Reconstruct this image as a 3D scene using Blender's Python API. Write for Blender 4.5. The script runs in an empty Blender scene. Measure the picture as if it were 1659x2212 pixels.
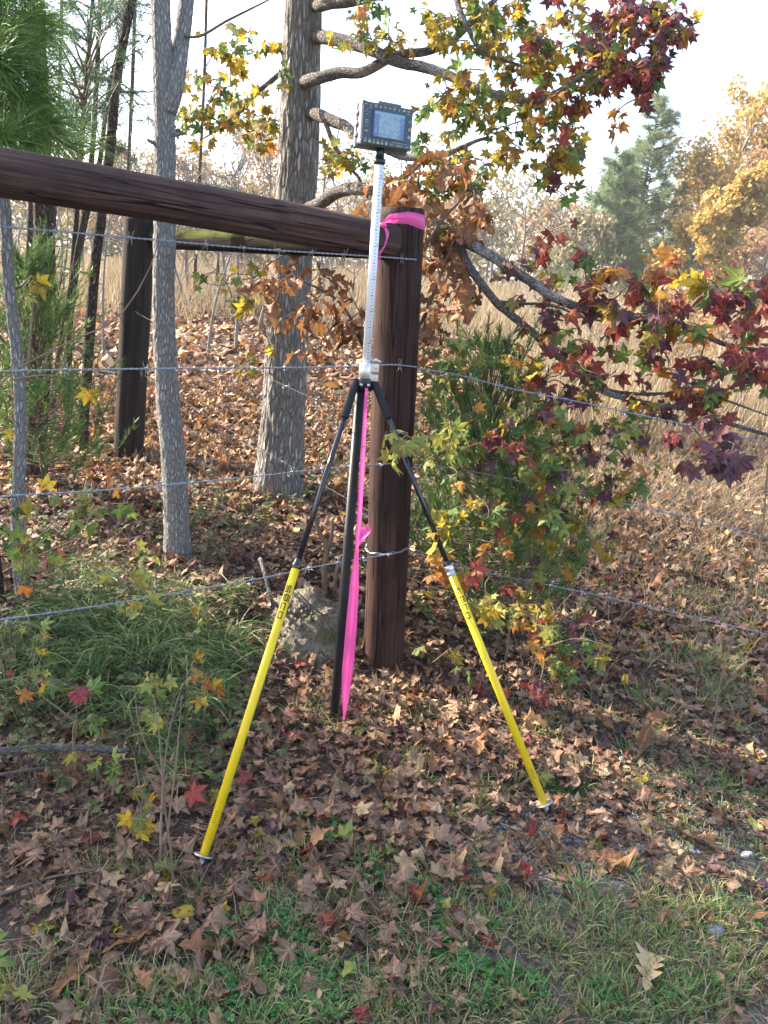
import bpy, bmesh, math
import numpy as np
from mathutils import Vector, Matrix, Quaternion

rng = np.random.default_rng(11)
sc = bpy.context.scene
COL = sc.collection
R = math.radians

# ------------------------------------------------------------------ camera
EYE = np.array([0.0, 0.0, 1.6])
PITCH, ROLL, FPX = R(16.5), R(3.15), 1685.0          # focal length in units of a 1659 x 2212 frame
_f = np.array([0, math.cos(PITCH), -math.sin(PITCH)])
_r0 = np.array([1.0, 0, 0]); _u0 = np.array([0, math.sin(PITCH), math.cos(PITCH)])
_r = math.cos(ROLL) * _r0 + math.sin(ROLL) * _u0
_u = -math.sin(ROLL) * _r0 + math.cos(ROLL) * _u0
cam = bpy.data.cameras.new('camera'); co = bpy.data.objects.new('camera', cam); COL.objects.link(co)
mw = Matrix.Identity(4)
for i in range(3):
    mw[i][0], mw[i][1], mw[i][2], mw[i][3] = _r[i], _u[i], -_f[i], EYE[i]
co.matrix_world = mw
cam.sensor_fit = 'VERTICAL'; cam.angle_y = 2 * math.atan(1106 / FPX)
cam.clip_start = 0.05; cam.clip_end = 2000
sc.camera = co

# ------------------------------------------------------------------ light
SUN_AZ, SUN_EL = R(-66), R(33)                        # azimuth clockwise from +Y
tosun = Vector((math.sin(SUN_AZ) * math.cos(SUN_EL), math.cos(SUN_AZ) * math.cos(SUN_EL), math.sin(SUN_EL)))
w = bpy.data.worlds.new('World'); sc.world = w; w.use_nodes = True
wn = w.node_tree; bg = wn.nodes['Background']
sky = wn.nodes.new('ShaderNodeTexSky'); sky.sky_type = 'NISHITA'; sky.sun_disc = False
sky.sun_elevation = SUN_EL; sky.sun_rotation = SUN_AZ
sky.air_density = 1.0; sky.dust_density = 3.0; sky.ozone_density = 1.0
wn.links.new(sky.outputs[0], bg.inputs[0]); bg.inputs[1].default_value = 0.15
sl = bpy.data.lights.new('sun', 'SUN'); sl.energy = 4.6; sl.angle = R(0.55); sl.color = (1.0, 0.9, 0.75)
so = bpy.data.objects.new('sun', sl); COL.objects.link(so)
so.rotation_euler = tosun.to_track_quat('Z', 'Y').to_euler(); so.location = tosun * 30
vs = sc.view_settings; vs.view_transform = 'Standard'; vs.look = 'None'; vs.gamma = 1.0; vs.exposure = 2.05
vs.use_curve_mapping = False
sc.cycles.max_bounces = 8; sc.cycles.transparent_max_bounces = 8

# ------------------------------------------------------------------ maths helpers
def vnoise(P, seed=0):
    P = np.asarray(P, float); I = np.floor(P).astype(np.int64); Fr = P - I; Fr = Fr * Fr * (3 - 2 * Fr)
    def h(i, j, k):
        n = (i * 374761393 + j * 668265263 + k * 2147483647 + seed * 974634777) & 0x7fffffff
        n = ((n ^ (n >> 13)) * 1274126177) & 0x7fffffff
        n = n ^ (n >> 16)
        return (n & 0xffff) / 65535.0
    out = 0
    for a in (0, 1):
        for b in (0, 1):
            for c in (0, 1):
                wt = (Fr[..., 0] if a else 1 - Fr[..., 0]) * (Fr[..., 1] if b else 1 - Fr[..., 1]) * (Fr[..., 2] if c else 1 - Fr[..., 2])
                out = out + wt * h(I[..., 0] + a, I[..., 1] + b, I[..., 2] + c)
    return out
def fbm(P, o=4, seed=0):
    P = np.asarray(P, float); s = 0; a = .5
    for i in range(o):
        s = s + a * vnoise(P * 2 ** i, seed + i); a *= .5
    return s
def sstep(a, b, x):
    t = np.clip((x - a) / (b - a), 0, 1); return t * t * (3 - 2 * t)
def nrm(v):
    v = np.asarray(v, float); return v / np.maximum(np.linalg.norm(v, axis=-1, keepdims=True), 1e-9)
def ray(px, py):
    return _f + (px - 829.5) / FPX * _r - (py - 1106) / FPX * _u
def P(px, py, Y):                                    # the point of the place seen there at forward distance Y
    d = ray(px, py); return EYE + d * (Y / d[1])
def PL(px, py, p0, n):
    d = ray(px, py); return EYE + d * (np.dot(np.asarray(p0) - EYE, n) / np.dot(d, n))
def proj(Q):
    q = np.asarray(Q) - EYE; z = q @ _f
    return 829.5 + FPX * (q @ _r) / z, 1106 - FPX * (q @ _u) / z, z

# ------------------------------------------------------------------ terrain
def H(x, y):
    x = np.asarray(x, float); y = np.asarray(y, float)
    d = np.where(x < 0, .9 * (y - 3.0) - .5 * x, .9 * (y - 3.0))
    d = np.where(y < 2.0, np.minimum(d, (y - 2.0) * .4 + .2 + .1 * np.maximum(-x - 1, 0)), d)
    left = 1 - .75 * sstep(.1, 1.0, x)
    z = .25 * sstep(-.15, 1.0, d) * left
    z = z + .05 * np.clip(y - 3.8, 0, 21)
    z = z - .07 * np.clip(x - .2, 0, 4) * (1 - sstep(4, 14, y))
    n = fbm(np.stack([x * 1.3, y * 1.3, x * 0 + 3.3], -1), 3, 5) - .45
    n2 = vnoise(np.stack([x * 7, y * 7, x * 0 + 1.7], -1), 9) - .5
    return z + n * .05 + n2 * .012
def GV(px, py, lift=0.0):                            # where the ground is seen there
    px = np.atleast_1d(np.asarray(px, float)); py = np.atleast_1d(np.asarray(py, float))
    d = _f + ((px - 829.5) / FPX)[:, None] * _r - ((py - 1106) / FPX)[:, None] * _u; dn = np.maximum(1e-3, -d[:, 2]); t = 1.6 / dn
    for _ in range(12):
        q = EYE + d * t[:, None]; t = t * .4 + .6 * ((1.6 - H(q[:, 0], q[:, 1]) - lift) / dn)
    return EYE + d * t[:, None]
def G(px, py, lift=0.0): return GV(px, py, lift)[0]

# ------------------------------------------------------------------ mesh helpers
class Geo:
    def __init__(s): s.V = []; s.T = []; s.Q = []; s.tc = []; s.rd = []; s.n = 0
    def add(s, V, T=None, Q=None, tc=None, rnd=None):
        V = np.asarray(V, float).reshape(-1, 3); m = len(V)
        s.V.append(V)
        if T is not None and len(T): s.T.append(np.asarray(T, np.int64).reshape(-1, 3) + s.n)
        if Q is not None and len(Q): s.Q.append(np.asarray(Q, np.int64).reshape(-1, 4) + s.n)
        s.tc.append(np.zeros((m, 3)) if tc is None else np.asarray(tc, float).reshape(-1, 3))
        s.rd.append(np.zeros(m) if rnd is None else np.broadcast_to(np.asarray(rnd, float), (m,)))
        s.n += m; return s
    def mesh(s, name, mat, smooth=True, off=None):
        me = bpy.data.meshes.new(name)
        V = np.concatenate(s.V)
        if off is not None: V = V - np.asarray(off)
        T = np.concatenate(s.T) if s.T else np.zeros((0, 3), np.int64)
        Q = np.concatenate(s.Q) if s.Q else np.zeros((0, 4), np.int64)
        me.vertices.add(len(V)); me.vertices.foreach_set('co', V.astype(np.float32).ravel())
        L = np.concatenate([T.ravel(), Q.ravel()]).astype(np.int32)
        st = np.concatenate([np.arange(len(T)) * 3, len(T) * 3 + np.arange(len(Q)) * 4]).astype(np.int32)
        me.loops.add(len(L)); me.loops.foreach_set('vertex_index', L)
        me.polygons.add(len(st)); me.polygons.foreach_set('loop_start', st)
        me.polygons.foreach_set('use_smooth', np.full(len(st), bool(smooth)))
        me.update(calc_edges=True)
        a = me.attributes.new('tc', 'FLOAT_VECTOR', 'POINT'); a.data.foreach_set('vector', np.concatenate(s.tc).astype(np.float32).ravel())
        a = me.attributes.new('rnd', 'FLOAT', 'POINT'); a.data.foreach_set('value', np.concatenate(s.rd).astype(np.float32))
        if mat is not None: me.materials.append(mat)
        return me

def tagobj(o, label=None, cat=None, group=None, kind=None):
    if label: o['label'] = label
    if cat: o['category'] = cat
    if group: o['group'] = group
    if kind: o['kind'] = kind
    return o
def link(name, me, parent=None):
    o = bpy.data.objects.new(name, me); COL.objects.link(o)
    if parent is not None: o.parent = parent
    return o
class Thing:
    def __init__(s, name, base, label, cat, group=None):
        s.base = np.asarray(base, float)
        s.o = bpy.data.objects.new(name, None); COL.objects.link(s.o); s.o.location = s.base
        s.o.empty_display_size = .05
        tagobj(s.o, label, cat, group)
    def part(s, name, geo, mat, parent=None, smooth=True, kind=None, label=None):
        me = geo.mesh(name, mat, smooth, s.base)
        o = link(name, me, parent or s.o); tagobj(o, label, None, None, kind); return o
    def inst(s, name, me, M4, parent=None):
        o = link(name, me, parent or s.o)
        M4 = M4.copy(); M4.translation = M4.translation - Vector(s.base)
        o.matrix_basis = M4; return o
def single(name, geo, mat, label, cat, group=None, kind=None, smooth=True, origin=None):
    V = np.concatenate(geo.V)
    if origin is None: origin = np.array([V[:, 0].mean(), V[:, 1].mean(), V[:, 2].min()])
    o = link(name, geo.mesh(name, mat, smooth, origin)); o.location = origin
    return tagobj(o, label, cat, group, kind)

def frames(pts, ref=None):
    pts = np.asarray(pts, float); t = np.gradient(pts, axis=0); t = nrm(t)
    if ref is None: ref = np.array([1.0, 0, 0]) if abs(t[0][0]) < .8 else np.array([0, 1.0, 0])
    n = nrm(ref - t[0] * np.dot(ref, t[0])); N_ = [n]
    for i in range(1, len(pts)):
        n = N_[-1] - t[i] * np.dot(N_[-1], t[i]); N_.append(nrm(n))
    N_ = np.array(N_); return t, N_, np.cross(t, N_)
def tube(g, pts, rad, n=8, disp=None, cap=True, ref=None, rnd=0.0, l0=0.0):
    pts = np.asarray(pts, float); k = len(pts); rad = np.broadcast_to(np.asarray(rad, float), (k,))
    t, A, B = frames(pts, ref)
    L = l0 + np.concatenate([[0], np.cumsum(np.linalg.norm(np.diff(pts, axis=0), axis=1))])
    a = np.arange(n) * 2 * math.pi / n; c, s_ = np.cos(a), np.sin(a)
    tc = np.stack([rad[:, None] * c, rad[:, None] * s_, np.repeat(L[:, None], n, 1)], -1)
    rr = np.repeat(rad[:, None], n, 1)
    if disp is not None: rr = rr + disp(tc, a[None, :], L[:, None])
    V = pts[:, None] + rr[..., None] * (c[None, :, None] * A[:, None] + s_[None, :, None] * B[:, None])
    i = np.arange(k - 1)[:, None] * n; j = np.arange(n)[None, :]; j2 = (j + 1) % n
    Q = np.stack([i + j, i + j2, i + n + j2, i + n + j], -1).reshape(-1, 4)
    V = V.reshape(-1, 3); tcf = tc.reshape(-1, 3); T = []
    if cap:
        m = len(V)
        V = np.concatenate([V, pts[:1], pts[-1:]]); tcf = np.concatenate([tcf, [[0, 0, L[0]]], [[0, 0, L[-1]]]])
        jj = np.arange(n); jn = (jj + 1) % n; e = (k - 1) * n
        T = np.concatenate([np.stack([np.full(n, m), jn, jj], -1), np.stack([np.full(n, m + 1), e + jj, e + jn], -1)])
    g.add(V, T, Q, tcf, rnd); return g
def spline(pts, m):
    pts = np.asarray(pts, float); k = len(pts)
    if k < 3: 
        t = np.linspace(0, 1, m)[:, None]; return pts[0] * (1 - t) + pts[-1] * t
    d = np.concatenate([[0], np.cumsum(np.maximum(np.linalg.norm(np.diff(pts[:, :3], axis=0), axis=1), 1e-6))])
    u = np.linspace(0, d[-1], m); T = np.gradient(pts, d, axis=0)
    i = np.clip(np.searchsorted(d, u, 'right') - 1, 0, k - 2); h = (d[i + 1] - d[i])[:, None]; s = ((u - d[i])[:, None]) / h
    return (2*s**3-3*s**2+1)*pts[i] + (s**3-2*s**2+s)*h*T[i] + (-2*s**3+3*s**2)*pts[i+1] + (s**3-s**2)*h*T[i+1]
def blades(g, P0, D, L, W, droop=.3, segs=3, rnd=None, side=None, seed_side=True):
    P0 = np.asarray(P0, float); m = len(P0); D = nrm(D); L = np.broadcast_to(L, (m,)); W = np.broadcast_to(W, (m,))
    droop = np.broadcast_to(droop, (m,))
    if side is None: side = nrm(np.cross(D, rng.normal(size=(m, 3))))
    t = np.linspace(0, 1, segs + 1)
    pos = P0[:, None] + D[:, None] * (L[:, None] * t)[..., None]
    pos[..., 2] -= droop[:, None] * L[:, None] * t ** 2
    wd = (W[:, None] * np.maximum(.08, (1 - t ** 2))[None]) * .5
    V = np.stack([pos - side[:, None] * wd[..., None], pos + side[:, None] * wd[..., None]], 2)
    b = (np.arange(m) * 2 * (segs + 1))[:, None] + (np.arange(segs) * 2)[None]
    Q = np.stack([b, b + 1, b + 3, b + 2], -1).reshape(-1, 4)
    tc = np.zeros((m, segs + 1, 2, 3)); tc[..., 0] = t[None, :, None]; tc[..., 1] = np.array([-1, 1])
    if rnd is None: rnd = rng.random(m)
    g.add(V.reshape(-1, 3), None, Q, tc.reshape(-1, 3), np.repeat(rnd, 2 * (segs + 1))); return g
def rotset(tip, nor):
    y = nrm(tip); z = nor - (nor * y).sum(-1, keepdims=True) * y; z = nrm(z); x = np.cross(y, z)
    return np.stack([x, y, z], -1)
def scatter(g, temps, pos, Rm, S, rnd=None):
    m = len(pos); rnd = rng.random(m) if rnd is None else rnd; S = np.broadcast_to(S, (m,)); k = rng.integers(0, len(temps), m)
    for i, (V, T, tc) in enumerate(temps):
        ix = np.where(k == i)[0]
        if not len(ix): continue
        W_ = np.einsum('mij,nj->mni', Rm[ix], V) * S[ix][:, None, None] + pos[ix][:, None]
        Tn = (T[None] + (np.arange(len(ix)) * len(V))[:, None, None]).reshape(-1, 3)
        g.add(W_.reshape(-1, 3), Tn, None, np.tile(tc, (len(ix), 1)), np.repeat(rnd[ix], len(V)))
    return g
def m4(pos, Rm, s):
    M_ = Matrix.Identity(4)
    for i in range(3):
        for j in range(3): M_[i][j] = float(Rm[i][j] * s)
        M_[i][3] = float(pos[i])
    return M_
def box(g, c, ax, hs, rnd=0):
    ax = np.asarray(ax, float); c = np.asarray(c, float)
    s = np.array([[-1,-1,-1],[1,-1,-1],[1,1,-1],[-1,1,-1],[-1,-1,1],[1,-1,1],[1,1,1],[-1,1,1]], float) * np.asarray(hs)
    V = c + s @ ax
    g.add(V, None, [[0,3,2,1],[4,5,6,7],[0,1,5,4],[1,2,6,5],[2,3,7,6],[3,0,4,7]], s, rnd); return g
def bevel(o, wd, seg=2):
    m = o.modifiers.new('bevel', 'BEVEL'); m.width = wd; m.segments = seg; m.limit_method = 'ANGLE'

# ------------------------------------------------------------------ material helpers
class Sh:
    def __init__(s, name):
        s.m = bpy.data.materials.new(name); s.m.use_nodes = True; s.nt = s.m.node_tree; s.nt.nodes.clear()
        s.out = s.nt.nodes.new('ShaderNodeOutputMaterial')
    def n(s, typ, ins=None, **pr):
        nd = s.nt.nodes.new('ShaderNode' + typ)
        for k, v in pr.items(): setattr(nd, k, v)
        for k, v in (ins or {}).items():
            if isinstance(v, bpy.types.NodeSocket): s.nt.links.new(v, nd.inputs[k])
            else: nd.inputs[k].default_value = v
        return nd
    def math(s, op, a, b=0.0, c=0.0, clamp=False):
        nd = s.n('Math', {0: a, 1: b, 2: c}, operation=op); nd.use_clamp = clamp; return nd.outputs[0]
    def vmul(s, v, k): return s.n('VectorMath', {0: v, 1: k}, operation='MULTIPLY').outputs[0]
    def vadd(s, v, k): return s.n('VectorMath', {0: v, 1: k}, operation='ADD').outputs[0]
    def noise(s, v, sc_=5, det=4, rough=.55, dist=0.0):
        return s.n('TexNoise', {'Vector': v, 'Scale': sc_, 'Detail': det, 'Roughness': rough, 'Distortion': dist}).outputs[0]
    def ramp(s, fac, stops, interp='LINEAR'):
        nd = s.n('ValToRGB', {0: fac}); cr = nd.color_ramp; cr.interpolation = interp
        while len(cr.elements) < len(stops): cr.elements.new(.5)
        for e, (p, c) in zip(cr.elements, stops):
            e.position = p; e.color = (*c, 1) if len(c) == 3 else c
        return nd.outputs[0]
    def mix(s, f, a, b, blend='MIX'):
        nd = s.n('Mix', None, data_type='RGBA', blend_type=blend)
        for k, v in ((0, f), (6, a), (7, b)):
            if isinstance(v, bpy.types.NodeSocket): s.nt.links.new(v, nd.inputs[k])
            else: nd.inputs[k].default_value = v if k == 0 else ((*v, 1) if len(v) == 3 else v)
        return nd.outputs[2]
    def bsdf(s, col, rough=.6, spec=.4, metal=0.0, normal=None, **ex):
        ins = {'Roughness': rough, 'Metallic': metal, 'Specular IOR Level': spec}
        nd = s.n('BsdfPrincipled', ins)
        if isinstance(col, bpy.types.NodeSocket): s.nt.links.new(col, nd.inputs['Base Color'])
        else: nd.inputs['Base Color'].default_value = (*col, 1)
        if normal is not None: s.nt.links.new(normal, nd.inputs['Normal'])
        for k, v in ex.items(): nd.inputs[k.replace('_', ' ')].default_value = v
        return nd.outputs[0]
    def bump(s, h, st=.5, dist=.01): return s.n('Bump', {'Height': h, 'Strength': st, 'Distance': dist}).outputs[0]
    def attr(s, nm): return s.n('Attribute', None, attribute_name=nm)
    def done(s, sh): s.nt.links.new(sh, s.out.inputs[0]); return s.m

def leaf_mat(name, cols, cols2, spot=(.05, .03, .015), vein=None, trans=.38, patch=.5, spots=.66, rough=.55):
    s = Sh(name); at = s.attr('tc'); rd = s.attr('rnd').outputs['Fac']; oi = s.n('ObjectInfo').outputs['Random']
    r = s.math('FRACT', s.math('ADD', rd, oi))
    r2 = s.math('FRACT', s.math('MULTIPLY', r, 7.31)); r3 = s.math('FRACT', s.math('MULTIPLY', r, 23.7))
    off = s.n('CombineXYZ', {0: s.math('MULTIPLY', r, 61.0), 1: s.math('MULTIPLY', r2, 47.0), 2: r3}).outputs[0]
    flat = s.vmul(at.outputs['Vector'], (1, 1, 0)); v = s.vadd(flat, off)
    def st(c): return [(i / max(1, len(c) - 1), x) for i, x in enumerate(c)]
    a = s.ramp(r2, st(cols)); b = s.ramp(r3, st(cols2))
    pn = s.noise(v, 1.7, 3, .6)
    pf = s.n('MapRange', {0: pn, 1: patch - .08, 2: patch + .12}).outputs[0]
    col = s.mix(pf, a, b)
    hv = s.ramp(r, [(0, (.5,) * 3), (.5, (.95,) * 3), (1, (1.35,) * 3)])
    col = s.mix(1.0, col, hv, 'MULTIPLY')
    if vein:
        z = s.n('SeparateXYZ', {0: at.outputs['Vector']}).outputs[2]
        vf = s.n('MapRange', {0: z, 1: .84, 2: .98}).outputs[0]
        col = s.mix(s.math('MULTIPLY', vf, .7), col, vein)
    sn = s.noise(v, 7.0, 2, .5); sf = s.n('MapRange', {0: sn, 1: spots, 2: spots + .06}).outputs[0]
    col = s.mix(s.math('MULTIPLY', sf, .75), col, spot)
    bm_ = s.bump(s.noise(v, 5, 3), .35, .02)
    p = s.bsdf(col, rough, .3, normal=bm_)
    t = s.n('BsdfTranslucent', {'Color': s.mix(1.0, col, (1.15, 1.08, .8), 'MULTIPLY')}).outputs[0]
    return s.done(s.n('MixShader', {0: trans, 1: p, 2: t}).outputs[0])
def blade_mat(name, cols, trans=.3, rough=.5):
    s = Sh(name); at = s.attr('tc'); rd = s.attr('rnd').outputs['Fac']; oi = s.n('ObjectInfo').outputs['Random']
    r = s.math('FRACT', s.math('ADD', rd, oi))
    col = s.ramp(r, [(i / (len(cols) - 1), c) for i, c in enumerate(cols)])
    p = s.bsdf(col, rough, .35)
    t = s.n('BsdfTranslucent', {'Color': col}).outputs[0]
    return s.done(s.n('MixShader', {0: trans, 1: p, 2: t}).outputs[0])
def bark_mat(name, lo, hi, lich=(.34, .36, .33), lf=.62, sc_=1.0, bumpd=.012, stretch=.22, band=None):
    s = Sh(name); tc = s.attr('tc').outputs['Vector']
    v = s.vmul(tc, (1, 1, stretch)); n1 = s.noise(v, 26 * sc_, 5, .6, .6); n2 = s.noise(tc, 3.5, 4, .6); n3 = s.noise(tc, 90 * sc_, 3, .6)
    wob = s.vadd(v, s.vmul(s.n('TexNoise', {'Vector': v, 'Scale': 30 * sc_, 'Detail': 3.0}).outputs['Color'], (.016 / sc_,) * 3))
    vo = s.n('TexVoronoi', {'Vector': wob, 'Scale': 42 * sc_, 'Randomness': 1.0}, feature='DISTANCE_TO_EDGE').outputs[0]
    pl_ = s.n('MapRange', {0: vo, 1: .03, 2: .2}).outputs[0]
    rid = s.math('ABSOLUTE', s.math('SUBTRACT', n1, .5)); rid = s.math('MULTIPLY', s.n('MapRange', {0: rid, 1: .0, 2: .09, 3: .35}).outputs[0], pl_)
    col = s.mix(rid, lo, hi)
    col = s.mix(s.math('MULTIPLY', n3, .5), col, s.mix(1.0, col, (.6, .56, .52), 'MULTIPLY'))
    lm = s.n('MapRange', {0: n2, 1: lf, 2: lf + .06}).outputs[0]
    lm2 = s.math('MULTIPLY', lm, s.n('MapRange', {0: n3, 1: .4, 2: .55}).outputs[0])
    col = s.mix(s.math('MULTIPLY', lm2, .8), col, lich)
    hgt = s.math('ADD', rid, s.math('MULTIPLY', n3, .35))
    return s.done(s.bsdf(col, .9, .15, normal=s.bump(hgt, 1.0, bumpd * 1.4)))
def wood_mat(name, lo, mid, hi, moss=None, grey=0.0):
    s = Sh(name); tc = s.attr('tc').outputs['Vector']
    g1 = s.noise(s.vmul(tc, (1, 1, .035)), 95, 5, .65); g2 = s.noise(s.vmul(tc, (1, 1, .09)), 22, 4, .6, .4); n = s.noise(tc, 5, 4, .6)
    col = s.ramp(s.math('ADD', s.math('MULTIPLY', g1, .55), s.math('MULTIPLY', g2, .5)), [(.36, lo), (.52, mid), (.68, hi)])
    st = s.n('MapRange', {0: n, 1: .5, 2: .66}).outputs[0]
    col = s.mix(s.math('MULTIPLY', st, .55), col, lo)
    cr = s.math('ABSOLUTE', s.math('SUBTRACT', s.noise(s.vmul(tc, (1, 1, .03)), 34, 2, .5), .5))
    ck = s.n('MapRange', {0: cr, 1: .004, 2: .016}).outputs[0]
    col = s.mix(ck, tuple(c * .35 for c in lo), col)
    if moss:
        z = s.n('SeparateXYZ', {0: s.n('NewGeometry').outputs['Normal']}).outputs[2]
        mf = s.math('MULTIPLY', s.n('MapRange', {0: z, 1: .0, 2: .5}).outputs[0], s.n('MapRange', {0: s.noise(tc, 14, 4, .65), 1: .3, 2: .48}).outputs[0])
        col = s.mix(mf, col, moss)
    h = s.math('ADD', s.math('MULTIPLY', g1, .4), ck)
    return s.done(s.bsdf(col, .82, .03 if moss else .25, normal=s.bump(h, .7, .006)))
def plain(name, col, rough=.5, metal=0.0, spec=.5, nz=.0, nsc=40, **ex):
    s = Sh(name); c = col
    tcn = s.n('TexCoord').outputs['Object']; nn = s.noise(tcn, nsc, 3, .6)
    if nz: c = s.mix(s.n('MapRange', {0: nn, 1: .35, 2: .75, 3: 0.0, 4: nz}).outputs[0], col, tuple(x * .45 for x in col))
    rr = s.n('MapRange', {0: nn, 1: .3, 2: .7, 3: max(.02, rough - .08), 4: min(1, rough + .1)}).outputs[0]
    return s.done(s.bsdf(c, rr, spec, metal, **ex))

# palettes ---------------------------------------------------------
MAT = {}
MAT['lg'] = leaf_mat('leaf_green', [(.06,.12,.03), (.10,.19,.045), (.13,.21,.06)], [(.22,.23,.05), (.12,.2,.05), (.2,.15,.06)], vein=(.3,.34,.14), patch=.6, trans=.48)
MAT['lp'] = leaf_mat('leaf_pale_green', [(.17,.22,.055), (.25,.28,.07), (.27,.26,.06)], [(.33,.3,.07), (.22,.16,.08), (.24,.27,.09)], vein=(.36,.36,.15), patch=.62)
MAT['ly'] = leaf_mat('leaf_yellow', [(.42,.3,.035), (.48,.37,.05), (.32,.28,.04)], [(.22,.23,.04), (.42,.2,.03), (.16,.18,.035)], vein=(.5,.42,.1), patch=.52, spots=.6, trans=.52)
MAT['lo'] = leaf_mat('leaf_orange', [(.42,.13,.03), (.45,.21,.04), (.35,.09,.03)], [(.3,.06,.03), (.42,.3,.05), (.16,.04,.04)], vein=(.48,.32,.08), patch=.52)
MAT['lr'] = leaf_mat('leaf_red', [(.28,.045,.04), (.2,.03,.045), (.34,.075,.04)], [(.12,.03,.06), (.36,.14,.04), (.2,.03,.05)], vein=(.42,.15,.07), patch=.54, trans=.32)
MAT['lu'] = leaf_mat('leaf_purple', [(.09,.03,.055), (.12,.04,.06), (.1,.05,.09)], [(.19,.04,.04), (.11,.08,.035), (.14,.06,.08)], vein=(.2,.08,.07), patch=.55, trans=.25)
MAT['lb'] = leaf_mat('leaf_brown', [(.16,.08,.05), (.23,.128,.08), (.28,.17,.11), (.18,.095,.062), (.1,.052,.036)], [(.33,.21,.14), (.11,.058,.04), (.25,.12,.065), (.29,.195,.145)], vein=(.35,.25,.17), patch=.5, spots=.68, trans=.12, rough=.65)
MAT['lt'] = leaf_mat('leaf_tan', [(.4,.27,.15), (.46,.33,.19), (.36,.21,.12)], [(.3,.16,.08), (.42,.3,.14), (.33,.22,.15)], vein=(.45,.34,.2), patch=.55, spots=.64, trans=.15, rough=.65)
MAT['ok'] = leaf_mat('leaf_oak_brown', [(.26,.12,.055), (.34,.17,.08), (.22,.095,.045)], [(.4,.22,.1), (.2,.085,.05), (.28,.12,.06)], vein=(.42,.24,.12), patch=.52, spots=.7, trans=.25)
MAT['lv'] = leaf_mat('leaf_vine', [(.05,.09,.025), (.09,.13,.035), (.13,.15,.05)], [(.17,.17,.05), (.14,.1,.04), (.08,.12,.03)], vein=(.17,.2,.08), patch=.6, trans=.25)
MAT['grass'] = blade_mat('grass_blades', [(.08,.16,.04), (.12,.23,.055), (.18,.26,.08), (.24,.3,.1), (.38,.34,.18), (.46,.4,.27)])
MAT['lush'] = blade_mat('grass_green', [(.05,.13,.03), (.07,.18,.04), (.12,.22,.06)])
MAT['thatch'] = blade_mat('dead_grass', [(.2,.15,.09), (.3,.24,.16), (.38,.32,.24), (.26,.2,.14), (.17,.12,.08)], .15, .7)
MAT['straw'] = blade_mat('pine_straw', [(.16,.08,.04), (.24,.13,.07), (.13,.07,.045)], .1, .6)
MAT['needle'] = blade_mat('pine_needles', [(.06,.13,.03), (.1,.2,.04), (.15,.26,.05), (.22,.3,.08)], .25, .4)
MAT['needle_d'] = blade_mat('seedling_needles', [(.035,.085,.026), (.07,.15,.04), (.13,.24,.06), (.24,.31,.1), (.34,.27,.14)], .2, .45)
MAT['needle2'] = blade_mat('pine_needles_far', [(.04,.09,.045), (.06,.12,.055), (.09,.15,.07)], .25, .5)
MAT['cedar'] = blade_mat('cedar_scales', [(.05,.11,.025), (.08,.16,.035), (.16,.25,.055), (.11,.18,.04)], .25, .5)
MAT['gold'] = blade_mat('tall_grass', [(.27,.2,.11), (.34,.26,.15), (.4,.32,.21), (.22,.15,.08), (.3,.25,.16)], .3, .6)
MAT['clover'] = blade_mat('clover_leaves', [(.035,.13,.03), (.05,.19,.04), (.08,.24,.055)], .25, .5)
MAT['bark'] = bark_mat('bark_sweetgum', (.17,.152,.138), (.54,.51,.48), lf=.58, sc_=1.25, stretch=.2, bumpd=.012)
MAT['bark_s'] = bark_mat('bark_slim', (.21,.2,.19), (.53,.52,.51), (.42,.48,.38), lf=.66, sc_=1.9, bumpd=.006, stretch=.3)
MAT['bark_p'] = bark_mat('bark_pine', (.045,.035,.03), (.17,.125,.1), lf=.68, sc_=1.3, stretch=.4)
MAT['limb'] = bark_mat('bark_limb', (.1,.088,.08), (.3,.27,.25), (.5,.5,.5), lf=.5, sc_=2.0, bumpd=.004, stretch=.5)
MAT['twig'] = plain('twig_bark', (.14,.1,.075), .85, nz=.5)
MAT['twig_r'] = plain('sapling_stem', (.22,.15,.1), .8, nz=.5)
MAT['post'] = wood_mat('treated_post_wood', (.014,.007,.006), (.045,.021,.016), (.085,.044,.035))
MAT['rail'] = wood_mat('weathered_rail_wood', (.022,.012,.01), (.068,.037,.031), (.12,.074,.064))
MAT['post_b'] = wood_mat('dark_post_wood', (.009,.007,.006), (.022,.016,.014), (.045,.033,.028))
MAT['mossrail'] = wood_mat('mossy_rail_wood', (.006,.005,.004), (.013,.011,.008), (.024,.02,.014), moss=(.05,.058,.006))
MAT['steel'] = plain('galvanised_wire', (.36,.39,.46), .42, .8, nz=.45)
MAT['alum'] = plain('brushed_aluminium', (.75,.73,.7), .35, .75, nz=.1)
MAT['zinc'] = plain('foot_plate_steel', (.62,.6,.56), .38, .8, nz=.3)
MAT['blk'] = plain('black_plastic', (.012,.012,.014), .35)
MAT['blktube'] = plain('black_anodised_tube', (.012,.013,.02), .16, spec=.7)
MAT['lowtube'] = plain('black_painted_pole', (.01,.011,.013), .45, spec=.3, nz=.6, nsc=25)
MAT['foam'] = plain('foam_grip', (.032,.033,.036), .95, spec=.15, nz=.3, nsc=300)
MAT['yel'] = plain('yellow_painted_tube', (.86,.6,.014), .36, nz=.22, nsc=14)
MAT['ink'] = plain('black_lettering', (.02,.02,.012), .5)
MAT['case'] = plain('grey_case', (.13,.145,.155), .5, nz=.1)
MAT['face'] = plain('slate_face', (.05,.07,.105), .45)
MAT['key'] = plain('key_print_green', (.42,.55,.2), .5)
MAT['keyw'] = plain('key_print_white', (.5,.53,.52), .5)
MAT['cut'] = plain('cut_wood', (.5,.38,.24), .8)
MAT['stone'] = plain('stone_grey', (.3,.3,.32), .8, nz=.4, nsc=25)

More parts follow.
